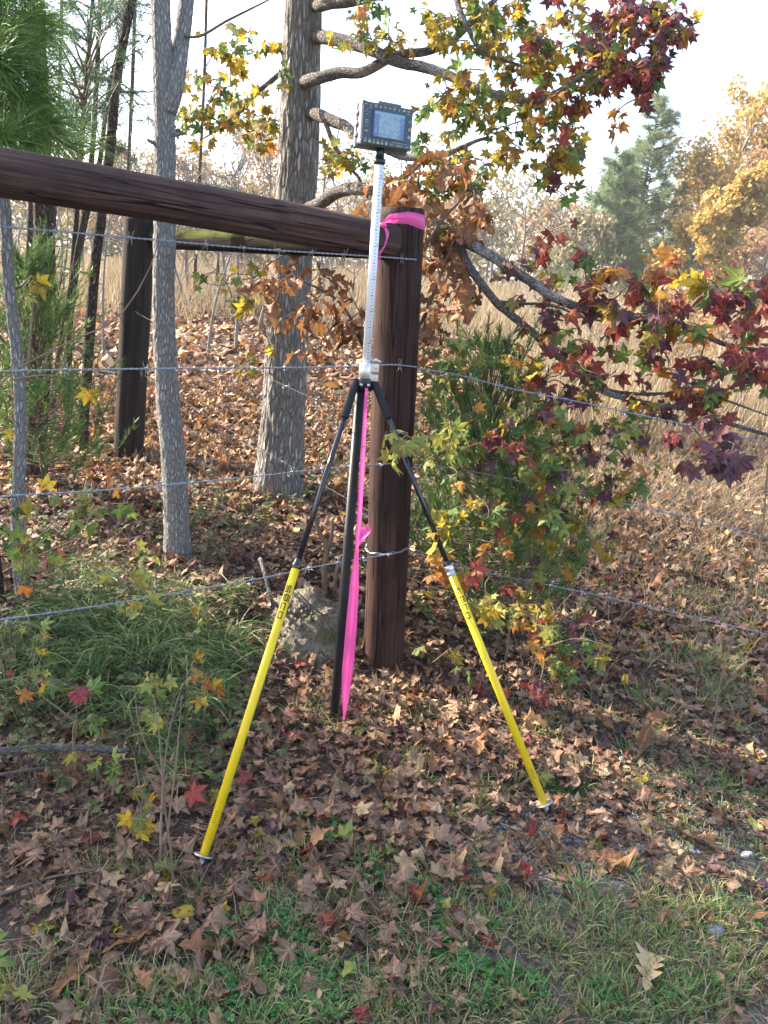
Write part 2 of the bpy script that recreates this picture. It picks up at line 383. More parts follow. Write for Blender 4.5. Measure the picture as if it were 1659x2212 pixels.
# ------------------------------------------------------------------ leaf templates (petiole base at origin, tip +Y, face +Z)
def star_leaf(seed, curl=.25, fold=.1, crumple=.0, petiole=.7):
    r_ = np.random.default_rng(seed); C = np.array([0, petiole, 0.0])
    lob = [(-116, .68, .2), (-57, .92, .23), (0, 1.0, .24), (57, .92, .23), (116, .68, .2)]
    V = [C]; tz = [1.0]; T = []
    def pol(a, r): a = R(a); return C + np.array([math.sin(a) * r, math.cos(a) * r, 0])
    sa = [-166, -88, -29, 29, 88, 166]; sr = [.22, .4, .44, .44, .4, .22]
    S = []
    for a, r in zip(sa, sr):
        S.append(len(V)); V.append(pol(a + r_.normal() * 2, r * (1 + r_.normal() * .06))); tz.append(0)
    for i, (a, ln, hw) in enumerate(lob):
        a += r_.normal() * 4; ln *= 1 + r_.normal() * .07
        ax = pol(a, 1) - C; pe = np.array([ax[1], -ax[0], 0])
        b = len(V)
        V += [C + ax * ln * .5 - pe * hw, C + ax * ln * .52, C + ax * ln * .5 + pe * hw, C + ax * ln]; tz += [0, 1, 0, .9]
        T += [(0, S[i], b), (0, b, b + 1), (0, b + 1, b + 2), (0, b + 2, S[i + 1]), (b, b + 3, b + 1), (b + 1, b + 3, b + 2)]
    V = np.array(V); d = V - C; r = np.linalg.norm(d[:, :2], axis=1)
    V[:, 2] += -curl * r ** 2 + fold * np.abs(d[:, 0]) * (1 if crumple else 1)
    if crumple:
        th = np.arctan2(d[:, 0], d[:, 1]); ph = r_.random() * 6
        V[:, 2] += crumple * (np.cos(th * 2 + ph) * r * .7 + (r_.random(len(V)) - .5) * .5 * np.minimum(r * 2, 1))
        V[:, 0] *= 1 - .18 * crumple * r_.random(); V[:, 1] *= 1
        k = r > .6; V[k, :2] -= (d[k, :2]) * (crumple * .35 * r_.random(k.sum()))[:, None]
    b = len(V); w_ = .022
    V = np.concatenate([V, [[-w_, 0, .0], [w_, 0, 0], [0, 0, w_ * 2], [0, petiole + .02, .0]]]); tz += [1, 1, 1, 1]
    T += [(b, b + 1, b + 3), (b + 1, b + 2, b + 3), (b + 2, b, b + 3)]
    tc = np.stack([V[:, 0], V[:, 1] - petiole, np.array(tz)], -1)
    return V, np.array(T), tc
def oak_leaf(seed, curl=.15, crumple=.25):
    r_ = np.random.default_rng(seed); ts = np.array([.12, .25, .37, .5, .62, .74, .86, 1.0, 1.1, 1.2]) * 1.7
    wd = np.array([.05, .22, .12, .42, .2, .55, .3, .48, .25, .02]) * (1 + r_.normal(size=10) * .1)
    V = []; tz = []; T = []; k = len(ts)
    for t, w_ in zip(ts, wd):
        V += [[-w_, t + w_ * .25, 0], [0, t, 0], [w_, t + w_ * .25, 0]]; tz += [0, 1, 0]
    for i in range(k - 1):
        a = i * 3; T += [(a, a + 1, a + 4), (a, a + 4, a + 3), (a + 1, a + 2, a + 5), (a + 1, a + 5, a + 4)]
    V = np.array(V, float); L = V[:, 1]
    V[:, 2] += .35 * np.abs(V[:, 0]) * (1 + crumple) - curl * (L - .6) ** 2 * np.sign(L - .6) + crumple * .3 * np.sin(L * 5 + seed) * V[:, 0] * 2 + (r_.random(len(V)) - .5) * .12 * crumple
    b = len(V); V = np.concatenate([V, [[-.02, -.1, 0], [.02, -.1, 0], [0, .25, 0]]]); tz += [1, 1, 1]; T.append((b, b + 1, b + 2))
    return V, np.array(T), np.stack([V[:, 0], V[:, 1] - .9, np.array(tz)], -1)
def oval_leaf(seed):
    r_ = np.random.default_rng(seed); ts = np.linspace(.1, 1.1, 6); wd = np.array([.03, .24, .33, .3, .18, .0])
    V = []; tz = []; T = []
    for t, w_ in zip(ts, wd): V += [[-w_, t, .12 * w_], [0, t, 0], [w_, t, .12 * w_]]; tz += [0, 1, 0]
    for i in range(5):
        a = i * 3; T += [(a, a + 1, a + 4), (a, a + 4, a + 3), (a + 1, a + 2, a + 5), (a + 1, a + 5, a + 4)]
    V = np.array(V, float); V[:, 2] -= .25 * V[:, 1] ** 2 * (.5 + r_.random())
    return V, np.array(T), np.stack([V[:, 0], V[:, 1], np.array(tz)], -1)
def bit_leaf(seed):                                 # a crumpled leaf too far off to show lobes
    r_ = np.random.default_rng(seed); a = np.linspace(0, 2 * math.pi, 8)[:-1]; r = np.where(np.arange(7) % 2, .5, 1.0) * (.8 + .4 * r_.random(7))
    V = np.concatenate([[[0, 0, .25 * r_.normal()]], np.stack([np.cos(a) * r, np.sin(a) * r, .3 * r_.normal(size=7)], -1)])
    return V, np.array([(0, i + 1, (i + 1) % 7 + 1) for i in range(7)]), np.stack([V[:, 0], V[:, 1], np.r_[1, np.zeros(7)]], -1)
STAR = [star_leaf(i, [.15, .3, .45, .6, .35, .75, .2, .5][i], [.12, -.1, .25, .05, -.2, .3, .4, -.05][i], [0, .1, .15, .2, .25, .1, .3, .2][i]) for i in range(8)]
CURL = [star_leaf(20 + i, .1 - .05 * i, .06, .2 + .1 * i, .45) for i in range(9)]
OAK = [oak_leaf(40 + i, .1 + .1 * i, .3 + .2 * i) for i in range(6)]
OVAL = [oval_leaf(60 + i) for i in range(4)]
BIT = [bit_leaf(70 + i) for i in range(6)]
_lm = {}
def subdiv(V, T, tc):
    V = list(V); tc = list(tc); mid = {}; out = []
    def m(a, b):
        k = (min(a, b), max(a, b))
        if k not in mid: mid[k] = len(V); V.append((V[a] + V[b]) / 2); tc.append((tc[a] + tc[b]) / 2)
        return mid[k]
    for a, b, c in T:
        x, y, z = m(a, b), m(b, c), m(c, a); out += [(a, x, z), (x, b, y), (z, y, c), (x, y, z)]
    return np.array(V), np.array(out), np.array(tc)
def leaf_mesh(kind, i, cls):
    k = (kind, i, cls)
    if k not in _lm:
        V, T, tc = {'star': STAR, 'curl': CURL, 'oak': OAK, 'oval': OVAL}[kind][i]
        V, T, tc = subdiv(V, T, tc); q = tc * [1, 1, 0] + i * 7.7
        amp = {'curl': .16, 'oak': .1, 'star': .12, 'oval': .08}[kind]
        V = V + np.array([0, 0, amp]) * (fbm(q * 2.6, 3, i) - .45)[:, None] * 2
        _lm[k] = Geo().add(V, T, None, tc, (i * .137) % 1).mesh('leaf', MAT[cls], True)
    return _lm[k]

# ------------------------------------------------------------------ ground
def ground():
    def axis(lo, a, b, hi, st):
        mid = np.arange(a, b, st); l = a - np.geomspace(st, a - lo, 26)[::-1]; h = b + np.geomspace(st, hi - b, 30); return np.concatenate([l, mid, h])
    xs = axis(-420, -4, 4, 420, .06); ys = axis(-40, .4, 9, 600, .06)
    X, Y = np.meshgrid(xs, ys); Z = H(X, Y)
    Z = Z + np.where((X > -3) & (X < 3) & (Y < 5), .012 * (fbm(np.stack([X * 18, Y * 18, X * 0], -1), 3, 2) - .45), 0)
    V = np.stack([X, Y, Z], -1).reshape(-1, 3); nx, ny = len(xs), len(ys)
    i = (np.arange(ny - 1)[:, None] * nx + np.arange(nx - 1)[None]).ravel()
    s = Sh('soil'); pos = s.n('NewGeometry').outputs['Position']
    n1 = s.noise(pos, 2.2, 5, .6); n2 = s.noise(pos, 30, 5, .65); n3 = s.noise(pos, 160, 3, .6)
    col = s.mix(s.n('MapRange', {0: n1, 1: .4, 2: .62}).outputs[0], (.04, .027, .02), (.095, .07, .052))
    col = s.mix(s.n('MapRange', {0: n2, 1: .4, 2: .65}).outputs[0], col, (.065, .045, .032))
    sp = s.n('SeparateXYZ', {0: pos}); dry = s.math('MULTIPLY', s.n('MapRange', {0: s.math('ADD', sp.outputs[0], s.math('MULTIPLY', n1, .8)), 1: .35, 2: .95}).outputs[0], s.n('MapRange', {0: sp.outputs[1], 1: 2.3, 2: 1.9}).outputs[0])
    col = s.mix(s.math('MULTIPLY', dry, .8), col, (.2, .18, .165))
    col = s.mix(s.math('MULTIPLY', n3, .45), col, (.15, .12, .095))
    m = s.done(s.bsdf(col, .95, .1, normal=s.bump(s.math('ADD', n2, s.math('MULTIPLY', n3, .5)), .9, .02)))
    g = Geo().add(V, None, np.stack([i, i + 1, i + nx + 1, i + nx], -1), V)
    o = link('ground', g.mesh('ground', m)); o['kind'] = 'structure'; o['label'] = 'brown earth bank under leaf litter and grass'
ground()
def mound():
    c = G(655, 1440); n = 60; a = np.linspace(0, 2 * math.pi, n + 1)[:-1]; rr = np.linspace(0, 1, 26)
    A, Rr = np.meshgrid(a, rr); X = c[0] + np.cos(A) * Rr * (.29 + .05 * np.sin(A * 3 + 1)); Y = c[1] + .2 + np.sin(A) * Rr * .27
    hgt = .16 * (1 - sstep(.22, 1, Rr + .16 * (fbm(np.stack([np.cos(A) * 2, np.sin(A) * 2, Rr * 2], -1), 3, 6) - .45))) * (1 + .15 * np.sin(A + .5)) 
    nz = fbm(np.stack([X * 16, Y * 16, hgt * 16], -1), 4, 3) - .45
    cl = np.abs(vnoise(np.stack([X * 45, Y * 45, hgt * 45], -1), 8) - .5)
    Z = H(X, Y) - .03 + hgt * (1 + nz * .5) + .03 * nz + .016 * cl
    X = X + .03 * (vnoise(np.stack([X * 30, Y * 30, Z * 30], -1), 4) - .5); V = np.stack([X, Y, Z], -1).reshape(-1, 3)
    i = np.arange(25)[:, None] * n; j = np.arange(n)[None]; j2 = (j + 1) % n
    Q = np.stack([i + j, i + j2, i + n + j2, i + n + j], -1).reshape(-1, 4)
    s = Sh('pale_clay'); p = s.n('NewGeometry').outputs['Position']; n1 = s.noise(p, 14, 5, .65); n2 = s.noise(p, 70, 4, .6); n3 = s.noise(p, 9, 3)
    col = s.ramp(n2, [(.3, (.11, .088, .065)), (.5, (.21, .178, .136)), (.7, (.31, .27, .21))])
    col = s.mix(s.math('MULTIPLY', s.n('MapRange', {0: n3, 1: .5, 2: .62}).outputs[0], .75), col, (.09, .1, .045))
    m = s.done(s.bsdf(col, .95, .1, normal=s.bump(s.math('ADD', n2, n1), 1.0, .02)))
    g = Geo().add(V, None, Q, V)
    for k in range(420):
        t = rng.random() * 6.28; q = rng.random() ** .5 * .24; x, y = c[0] + math.cos(t) * q, c[1] + .2 + math.sin(t) * q
        h = .16 * (1 - float(sstep(.22, 1, q / .26))); sz = .004 + .016 * rng.random() ** 3
        oc = np.array([[1,0,0],[-1,0,0],[0,1,0],[0,-1,0],[0,0,1],[0,0,-1]]) * sz * (.7 + .6 * rng.random((6, 1)))
        g.add(oc + [x, y, float(H(x, y)) - .03 + h], [[0,2,4],[2,1,4],[1,3,4],[3,0,4],[2,0,5],[1,2,5],[3,1,5],[0,3,5]])
    o = single('dirt_mound', g, m, 'small mound of pale crumbly clay at the foot of the post', 'dirt mound', kind='structure', smooth=False)
mound()

# ------------------------------------------------------------------ fence: posts, rails, wires
PB = G(828, 1448); PB[1] += .06; PYB = PB[1]
PT = P(866, 451, PYB); POST_R = .087
def wood_disp(seed, amp=.0045, crack=.007, ncrack=7):
    r_ = np.random.default_rng(seed); ca = r_.random(ncrack) * 6.28; cl = r_.random(ncrack) * 1.6; cw = .25 + r_.random(ncrack) * .6
    def f(tc, a, L):
        d = amp * (fbm(np.concatenate([tc[..., :2] * 14, tc[..., 2:] * 1.2], -1), 3, seed) - .45) * 2
        d = d + .0012 * (vnoise(np.concatenate([tc[..., :2] * 160, tc[..., 2:] * 4], -1), seed + 3) - .5)
        for x, l, w_ in zip(ca, cl, cw):
            da = np.abs((a - x - .06 * np.sin(L * 3 + x) + math.pi) % (2 * math.pi) - math.pi)
            d = d - crack * np.clip(1 - da / .045, 0, 1) * np.clip(1 - np.abs(L - l) / w_, 0, 1)
        return d
    return f
def log(name, a, b, r, mat, label, cat, seed, n=110, k=70, taper=0.0, group=None, ncrack=7, bow=0.0):
    t = np.linspace(0, 1, k)[:, None]; pts = a * (1 - t) + b * t; pts[:, 2] -= bow * (t[:, 0] * (1 - t[:, 0])) * 4
    rad = r * (1 - taper * t[:, 0]); rad[0] *= .985; rad[-1] *= .985
    g = Geo(); tube(g, pts, rad, n, wood_disp(seed, ncrack=ncrack), True)
    return single(name, g, MAT[mat], label, cat, group, smooth=True, origin=a)
postbase = PB - (PT - PB) * .12
corner = log('fence_post', postbase, PT, POST_R, 'post', 'thick reddish brown corner post with pink ribbon tied near its top', 'fence post', 3)
# fence line to the left runs towards the camera, to the right it keeps its distance
UL = nrm(np.array([-.864, -.503, 0])); NL = np.array([UL[1], -UL[0], 0]) * -1
FP0 = np.array([PB[0], PYB - POST_R - .004, 0]); NRr = nrm(np.array([.06, 1.0, 0]))
ra = PL(848, 524, np.array([PB[0], PYB - .035, 0]), NL); rb = PL(0, 379, np.array([PB[0], PYB - .035, 0]), NL)
rb2 = rb + (rb - ra) * .55
log('brace_rail', ra, rb2, .066, 'rail', 'long round brown brace rail running left from the corner post', 'fence rail', 8, k=110, ncrack=16, bow=-.01)
fb = G(277, 990); ftop = P(303, 470, fb[1]); FR = .098
log('fence_post', fb - (ftop - fb) * .1, ftop, FR, 'post_b', 'blackened brace post standing behind the slim grey trunk', 'fence post', 14, n=80)
ma = P(330, 517, fb[1] + .0); mb = P(815, 527, PYB + .1)
log('brace_rail', ma, mb, .056, 'mossrail', 'mossy green rail between the corner post and the blackened post', 'fence rail', 21, n=64, k=60)

def helix(path, r, turns, ph, m):
    pts = spline(path, m); t, A, B = frames(pts); a = np.linspace(0, turns * 2 * math.pi, m) + ph
    return pts + r * (np.cos(a)[:, None] * A + np.sin(a)[:, None] * B)
def barb_geo():
    g = Geo()
    for s_ in (-1, 1):
        a = np.linspace(0, 4 * math.pi, 17); x = np.linspace(-.004, .004, 17) + s_ * .002
        tube(g, np.stack([x, np.cos(a) * .0045, np.sin(a) * .0045], -1), .0013, 5, rnd=.3)
        for q in (-1, 1):
            tube(g, np.array([[s_ * .003, 0, q * .003], [s_ * .006, q * .006, q * .018], [s_ * .009, s_ * q * .008, q * .024]]), [.0013, .0012, .0004], 4)
    return g
barb_me = barb_geo().mesh('barb', MAT['steel'])
def wire(path, label, step=.115, group='barbed wires of the fence', r=.0016, tw=.0018, mt='steel'):
    path = np.array(path); Ln = np.linalg.norm(np.diff(path, axis=0), axis=1).sum()
    t = Thing('barbed_wire', path[0], label, 'barbed wire', group)
    m = int(Ln / .007); turns = Ln / .035
    for ph in (0, math.pi):
        g = Geo(); tube(g, helix(path, tw, turns, ph, m), r, 5); t.part('strand', g, MAT[mt])
    pts = spline(path, 400); d = np.concatenate([[0], np.cumsum(np.linalg.norm(np.diff(pts, axis=0), axis=1))])
    s_ = .05 + rng.random() * .05
    while s_ < d[-1] - .02:
        i = min(398, np.searchsorted(d, s_)); x = nrm(pts[i + 1] - pts[i]); u = rng.normal(size=3); z = nrm(u - x * np.dot(u, x)); y = np.cross(z, x)
        t.inst('barb', barb_me, m4(pts[i], np.stack([x, y, z], -1), .8 + .3 * rng.random())); s_ += step * (.9 + .25 * rng.random())
    return t
LP_ = lambda *q: [PL(x, y, FP0, NL) for x, y in q]
RP_ = lambda *q: [PL(x, y, FP0, NRr) for x, y in q]
wire(LP_((-120, 478), (0, 489), (300, 515), (560, 538), (760, 551), (850, 557), (900, 561)), 'top barbed wire crossing just under the brown brace rail')
wire(LP_((-120, 806), (0, 802), (200, 798), (480, 795), (790, 791), (850, 788), (900, 793)), 'second barbed wire passing behind the silver pole clamp')
wire(LP_((-120, 1086), (0, 1073), (180, 1062), (400, 1044), (560, 1028), (720, 1011), (860, 1000)), 'third barbed wire crossing the base of the slim trunk')
wire(LP_((-120, 1358), (0, 1339), (160, 1317), (380, 1281), (560, 1250), (690, 1223), (868, 1193)), 'lowest barbed wire passing behind the collar of the yellow leg over the grass')
wire(RP_((903, 795), (1000, 812), (1090, 836), (1250, 868), (1400, 900), (1659, 957), (1760, 981)), 'upper barbed wire leaving the post through the cedar and red leaves', r=.0014, tw=.0015)
wire(RP_((895, 1003), (1000, 1015), (1150, 1045), (1300, 1078), (1450, 1110), (1659, 1162), (1760, 1188)), 'middle barbed wire running from the post behind the sapling leaves', r=.0014, tw=.0015)
wire(RP_((885, 1192), (960, 1213), (1010, 1227), (1240, 1275), (1400, 1310), (1659, 1371), (1760, 1396)), 'lowest barbed wire running from the post over fallen leaves', r=.0014, tw=.0015)
bk = lambda p, q, s: [p * (1 - t) + q * t - np.array([0, 0, s * 4 * t * (1 - t)]) for t in np.linspace(0, 1, 6)]
for hz, nm in ((1.0, 'waist high'), (.62, 'knee high')):
    wire(bk(np.array([fb[0] + .1, fb[1] - .05, fb[2] + hz]), np.array([PB[0] - .02, PYB + POST_R, PB[2] + hz]), .02), nm + ' barbed wire between the blackened post and the corner post', r=.0009, tw=.001, step=.3, mt='twig')
# loose turns of wire round the corner post
axp = nrm(PT - PB)
def post_at(z): return PB + (PT - PB) * ((z - PB[2]) / (PT[2] - PB[2]))
for py in (1196,):
    q = P(835, py, PYB - POST_R); c = post_at(q[2]); a = np.linspace(-2.6, 2.9, 70); g = Geo()
    rr = POST_R + .006
    pts = np.stack([c[0] + rr * np.sin(a), c[1] - rr * np.cos(a), c[2] + .012 * np.sin(a * 1.3)], -1); tube(g, pts, .0017, 5)
    pts2 = pts.copy(); pts2[:, 2] += .004 + .003 * np.sin(a * 9); pts2[:, :2] += .002 * np.sin(a * 14)[:, None]; tube(g, pts2, .0017, 5)
    single('wire_tie', g, MAT['steel'], 'rusty wire turns wrapped round the lower corner post', 'wire', origin=pts[0])

# ------------------------------------------------------------------ survey pole, bipod, data collector, ribbons
pole_b = G(721, 1552); PY_ = pole_b[1]
pole_c = P(790, 808, PY_); pole_t = P(820, 352, PY_); low_t = P(779, 838, PY_)
UP = nrm(pole_t - pole_c); CAMR = _r0
def at_len(py):
    ts = np.linspace(-.2, 1.2, 700)[:, None]; pts = pole_c + (pole_t - pole_c) * ts; y = proj(pts)[1]; return pts[np.argmin(np.abs(y - py))]
sp = Thing('survey_pole', pole_b, 'tall survey pole with white graduated upper tube and black lower tube', 'survey pole')
g = Geo(); UL_ = nrm(low_t - pole_b); tube(g, np.array([pole_b - UL_ * .02, pole_b + UL_ * .02, pole_b + UL_ * .03, low_t + UL_ * .01]), [.010, .0155, .0165, .0165], 28); sp.part('lower_tube', g, MAT['lowtube'])
s = Sh('white_graduated_tube'); tc = s.n('SeparateXYZ', {0: s.attr('tc').outputs['Vector']})
ln = tc.outputs[2]; xx = tc.outputs[0]
def ticks(step, wd, xa, xb):
    f = s.math('FRACT', s.math('DIVIDE', ln, step)); on = s.math('LESS_THAN', f, wd)
    return s.math('MULTIPLY', on, s.math('MULTIPLY', s.math('GREATER_THAN', xx, xa), s.math('LESS_THAN', xx, xb)))
tk = s.math('MAXIMUM', ticks(.01, .22, .0028, .0075), s.math('MAXIMUM', ticks(.05, .06, .0, .0075), ticks(.1, .12, .0086, .0106)))
colw = s.mix(s.math('MULTIPLY', tk, .75), (.8, .81, .83), (.06, .06, .07))
MAT['grad'] = s.done(s.bsdf(colw, .32, .5))
g = Geo(); tube(g, np.array([at_len(808), at_len(352)]), .0138, 32, ref=CAMR, cap=True)
V0 = at_len(808); sp.part('graduated_tube', g, MAT['grad'])
g = Geo(); tube(g, np.array([at_len(356), at_len(352), at_len(346), at_len(343)]), [.0155, .018, .018, .0155], 24); sp.part('locking_collar', g, MAT['blk'])
g = Geo(); tube(g, np.array([at_len(346), at_len(318)]), [.013, .013], 24); sp.part('mounting_stud', g, MAT['blk'])

bp = Thing('bipod', pole_c * [1, 1, 0], 'black and yellow bipod with two spread legs clamped to the survey pole', 'bipod')
cc = at_len(803); Yv = nrm(np.cross(UP, CAMR)); Xv = nrm(np.cross(Yv, UP)); AX = np.stack([Xv, Yv, UP])
g = Geo(); 
tube(g, np.array([cc - UP * .028, cc - UP * .027, cc + UP * .027, cc + UP * .028]), [.022, .0235, .0235, .022], 32)
clamp = bp.part('clamp', g, MAT['alum'])
g = Geo(); box(g, cc + Xv * .026 + UP * .015 - Yv * .006, AX, (.017, .012, .013)); o = bp.part('clamp_jaw', g, MAT['alum'], clamp, False); bevel(o, .002)
g = Geo(); box(g, cc + Xv * .024 - UP * .017 - Yv * .006, AX, (.018, .012, .0105)); o = bp.part('clamp_jaw', g, MAT['alum'], clamp, False); bevel(o, .002)
for dz, dx in ((.016, .033), (-.017, .032)):
    q = cc + Xv * dx + UP * dz - Yv * .0185; g = Geo(); tube(g, np.array([q, q - Yv * .003]), [.0045, .004], 14); bp.part('screw', g, MAT['zinc'], clamp)
g = Geo(); tube(g, np.array([cc + Xv * .02 + UP * .034, cc + Xv * .03 + UP * .042, cc + Xv * .048 + UP * .034]), [.004, .005, .003], 10); bp.part('clamp_lever', g, MAT['alum'], clamp)
hc = at_len(829)
g = Geo(); tube(g, np.array([hc - UP * .02, hc - UP * .018, hc + UP * .016, hc + UP * .02]), [.025, .027, .027, .025], 28); hub = bp.part('hub', g, MAT['blk'])
for dx in (-.011, .013):
    q = hc + Xv * dx - Yv * .0265; g = Geo(); tube(g, np.array([q + Yv * .004, q - Yv * .006, q - Yv * .007]), [.008, .008, .006], 16); h_ = bp.part('hinge_screw', g, MAT['blk'], hub)
    g = Geo(); tube(g, np.array([q - Yv * .0066, q - Yv * .0085]), [.0052, .0045], 14); bp.part('screw_head', g, MAT['zinc'], hub)
def stroke_text(g, c, d, side, nor, Rt, hgt, wid):
    gl = [[[(1,1),(0,1),(0,.5),(1,.5),(1,0),(0,0)]], [[(1,0),(0,0),(0,1),(1,1),(1,.5),(0,.5)], [(0,1.42),(1,1.42)]], [[(1,1),(0,1),(0,0),(1,0)]], [[(0,0),(1,0),(1,1),(0,1),(0,0)]]]
    wx, wy = .0016 / wid, .0016 / hgt
    for k, strokes in enumerate(gl):
        for stt in strokes:
            for (x0, y0), (x1, y1) in zip(stt[:-1], stt[1:]):
                dx, dy = x1 - x0, y1 - y0; l = math.hypot(dx, dy); dx /= l; dy /= l
                x0e, y0e, x1e, y1e = x0 - dx * wx, y0 - dy * wy, x1 + dx * wx, y1 + dy * wy
                t = np.linspace(0, 1, 7)[:, None]; ln_ = np.array([x0e, y0e]) * (1 - t) + np.array([x1e, y1e]) * t
                for sgn in (1,):
                    A_ = ln_ + np.array([-dy * wx, dx * wy]); B_ = ln_ - np.array([-dy * wx, dx * wy])
                    uv = np.stack([A_, B_], 1).reshape(-1, 2)
                    al = (uv[:, 0] + k * 1.42) * wid; an = ((uv[:, 1] - .6) * hgt) / Rt
                    V = c + al[:, None] * d + (Rt + .0007 + .00012 * (abs(dx) > .5)) * (np.cos(an)[:, None] * nor + np.sin(an)[:, None] * side)
                    i = np.arange(6) * 2; g.add(V, None, np.stack([i, i + 1, i + 3, i + 2], -1))
def leg(top_px, foot_px, marks, foot_lift):
    foot = G(*foot_px); top = hc + Xv * (.03 if top_px[0] > 790 else -.03) + UP * .008 - Yv * .004
    foot = foot + np.array([0, 0, foot_lift])
    ts = np.linspace(0, 1, 900); pts = top + (foot - top) * ts[:, None]; ys = proj(pts)[1]
    A = lambda y: pts[np.argmin(np.abs(ys - y))]
    d = nrm(foot - top); yg, yc, yb = marks
    g = Geo(); tube(g, np.array([A(yc - 2), A(yb)]), .0132, 32)
    L_ = bp.part('leg', g, MAT['yel'])
    g = Geo(); tube(g, np.array([top + d * .02, A(yc)]), .0088, 24); bp.part('inner_tube', g, MAT['blktube'], L_)
    g = Geo(); q0, q1 = top, A(yg); tube(g, np.array([q0, q0 + d * .004, q1 - d * .003, q1]), [.0115, .0131, .0133, .0125], 28); bp.part('foam_grip', g, MAT['foam'], L_)
    g = Geo(); tube(g, np.array([q0 - d * .005, q0 - d * .004, q0 + d * .001]), [.0105, .0128, .0128], 24); bp.part('grip_cap', g, MAT['blk'], L_)
    sx = np.sign(top_px[0] - 790)
    g = Geo(); tube(g, np.array([q0 + d * .016, hc + Xv * sx * .012 - UP * .004]), [.008, .01], 12); bp.part('hinge_arm', g, MAT['blk'], L_)
    c0 = A(yc); g = Geo(); tube(g, np.array([c0 - d * .022, c0 - d * .02, c0 - d * .006, c0 - d * .0058]), [.010, .0125, .0135, .0135], 28); bp.part('collar_nut', g, MAT['blktube'], L_)
    g = Geo(); tube(g, np.array([c0 - d * .006, c0 - d * .005, c0 + d * .010, c0 + d * .011]), [.0148, .0156, .0156, .0146], 30); bp.part('collar_ring', g, MAT['alum'] if sx > 0 else MAT['blktube'], L_)
    if sx > 0:
        g = Geo(); tube(g, np.array([c0 + d * .011, c0 + d * .03]), [.0134, .0134], 30); bp.part('white_band', g, MAT['keyw'], L_)
    nor = nrm((EYE - c0) - d * np.dot(EYE - c0, d)); side = np.cross(d, nor); side = side * np.sign(np.dot(side, _r))
    nor2 = nrm(nor - side * (.15 if sx < 0 else .05)); side = nrm(np.cross(np.cross(nor2, side), nor2)); 
    side = np.cross(d, nor2); side = side * np.sign(np.dot(side, _r))
    g = Geo(); stroke_text(g, A(yc + 45), d, side, nor2, .0132, .0125, .0195); bp.part('lettering', g, MAT['ink'], L_, smooth=False)
    e = A(yb); g = Geo(); tube(g, np.array([e - d * .001, e + d * .0005, e + d * .003, e + d * .0045]), [.024, .029, .029, .026], 36); bp.part('foot_plate', g, MAT['zinc'], L_)
    g = Geo(); tube(g, np.array([e + d * .003, e + d * .035, e + d * .075]), [.009, .008, .0015], 16); bp.part('spike', g, MAT['zinc'], L_)
    g = Geo()
    for k in range(6):
        q = e - d * (.09 + k * .006); n1 = nrm((EYE - q) - d * np.dot(EYE - q, d)); sd = np.cross(d, n1)
        a = np.linspace(-.1, .5, 6) * -sx; V = np.concatenate([q + 0.01345 * (np.cos(a)[:, None] * n1 + np.sin(a)[:, None] * sd) + d * w_ for w_ in (-.0007, .0007)])
        i = np.arange(5); g.add(V, None, np.stack([i, i + 1, i + 7, i + 6], -1))
    bp.part('scale_mark', g, MAT['ink'], L_, smooth=False)
leg((765, 828), (441, 1862), (902, 1222, 1846), .025)
leg((818, 830), (1176, 1752), (903, 1226, 1735), .02)

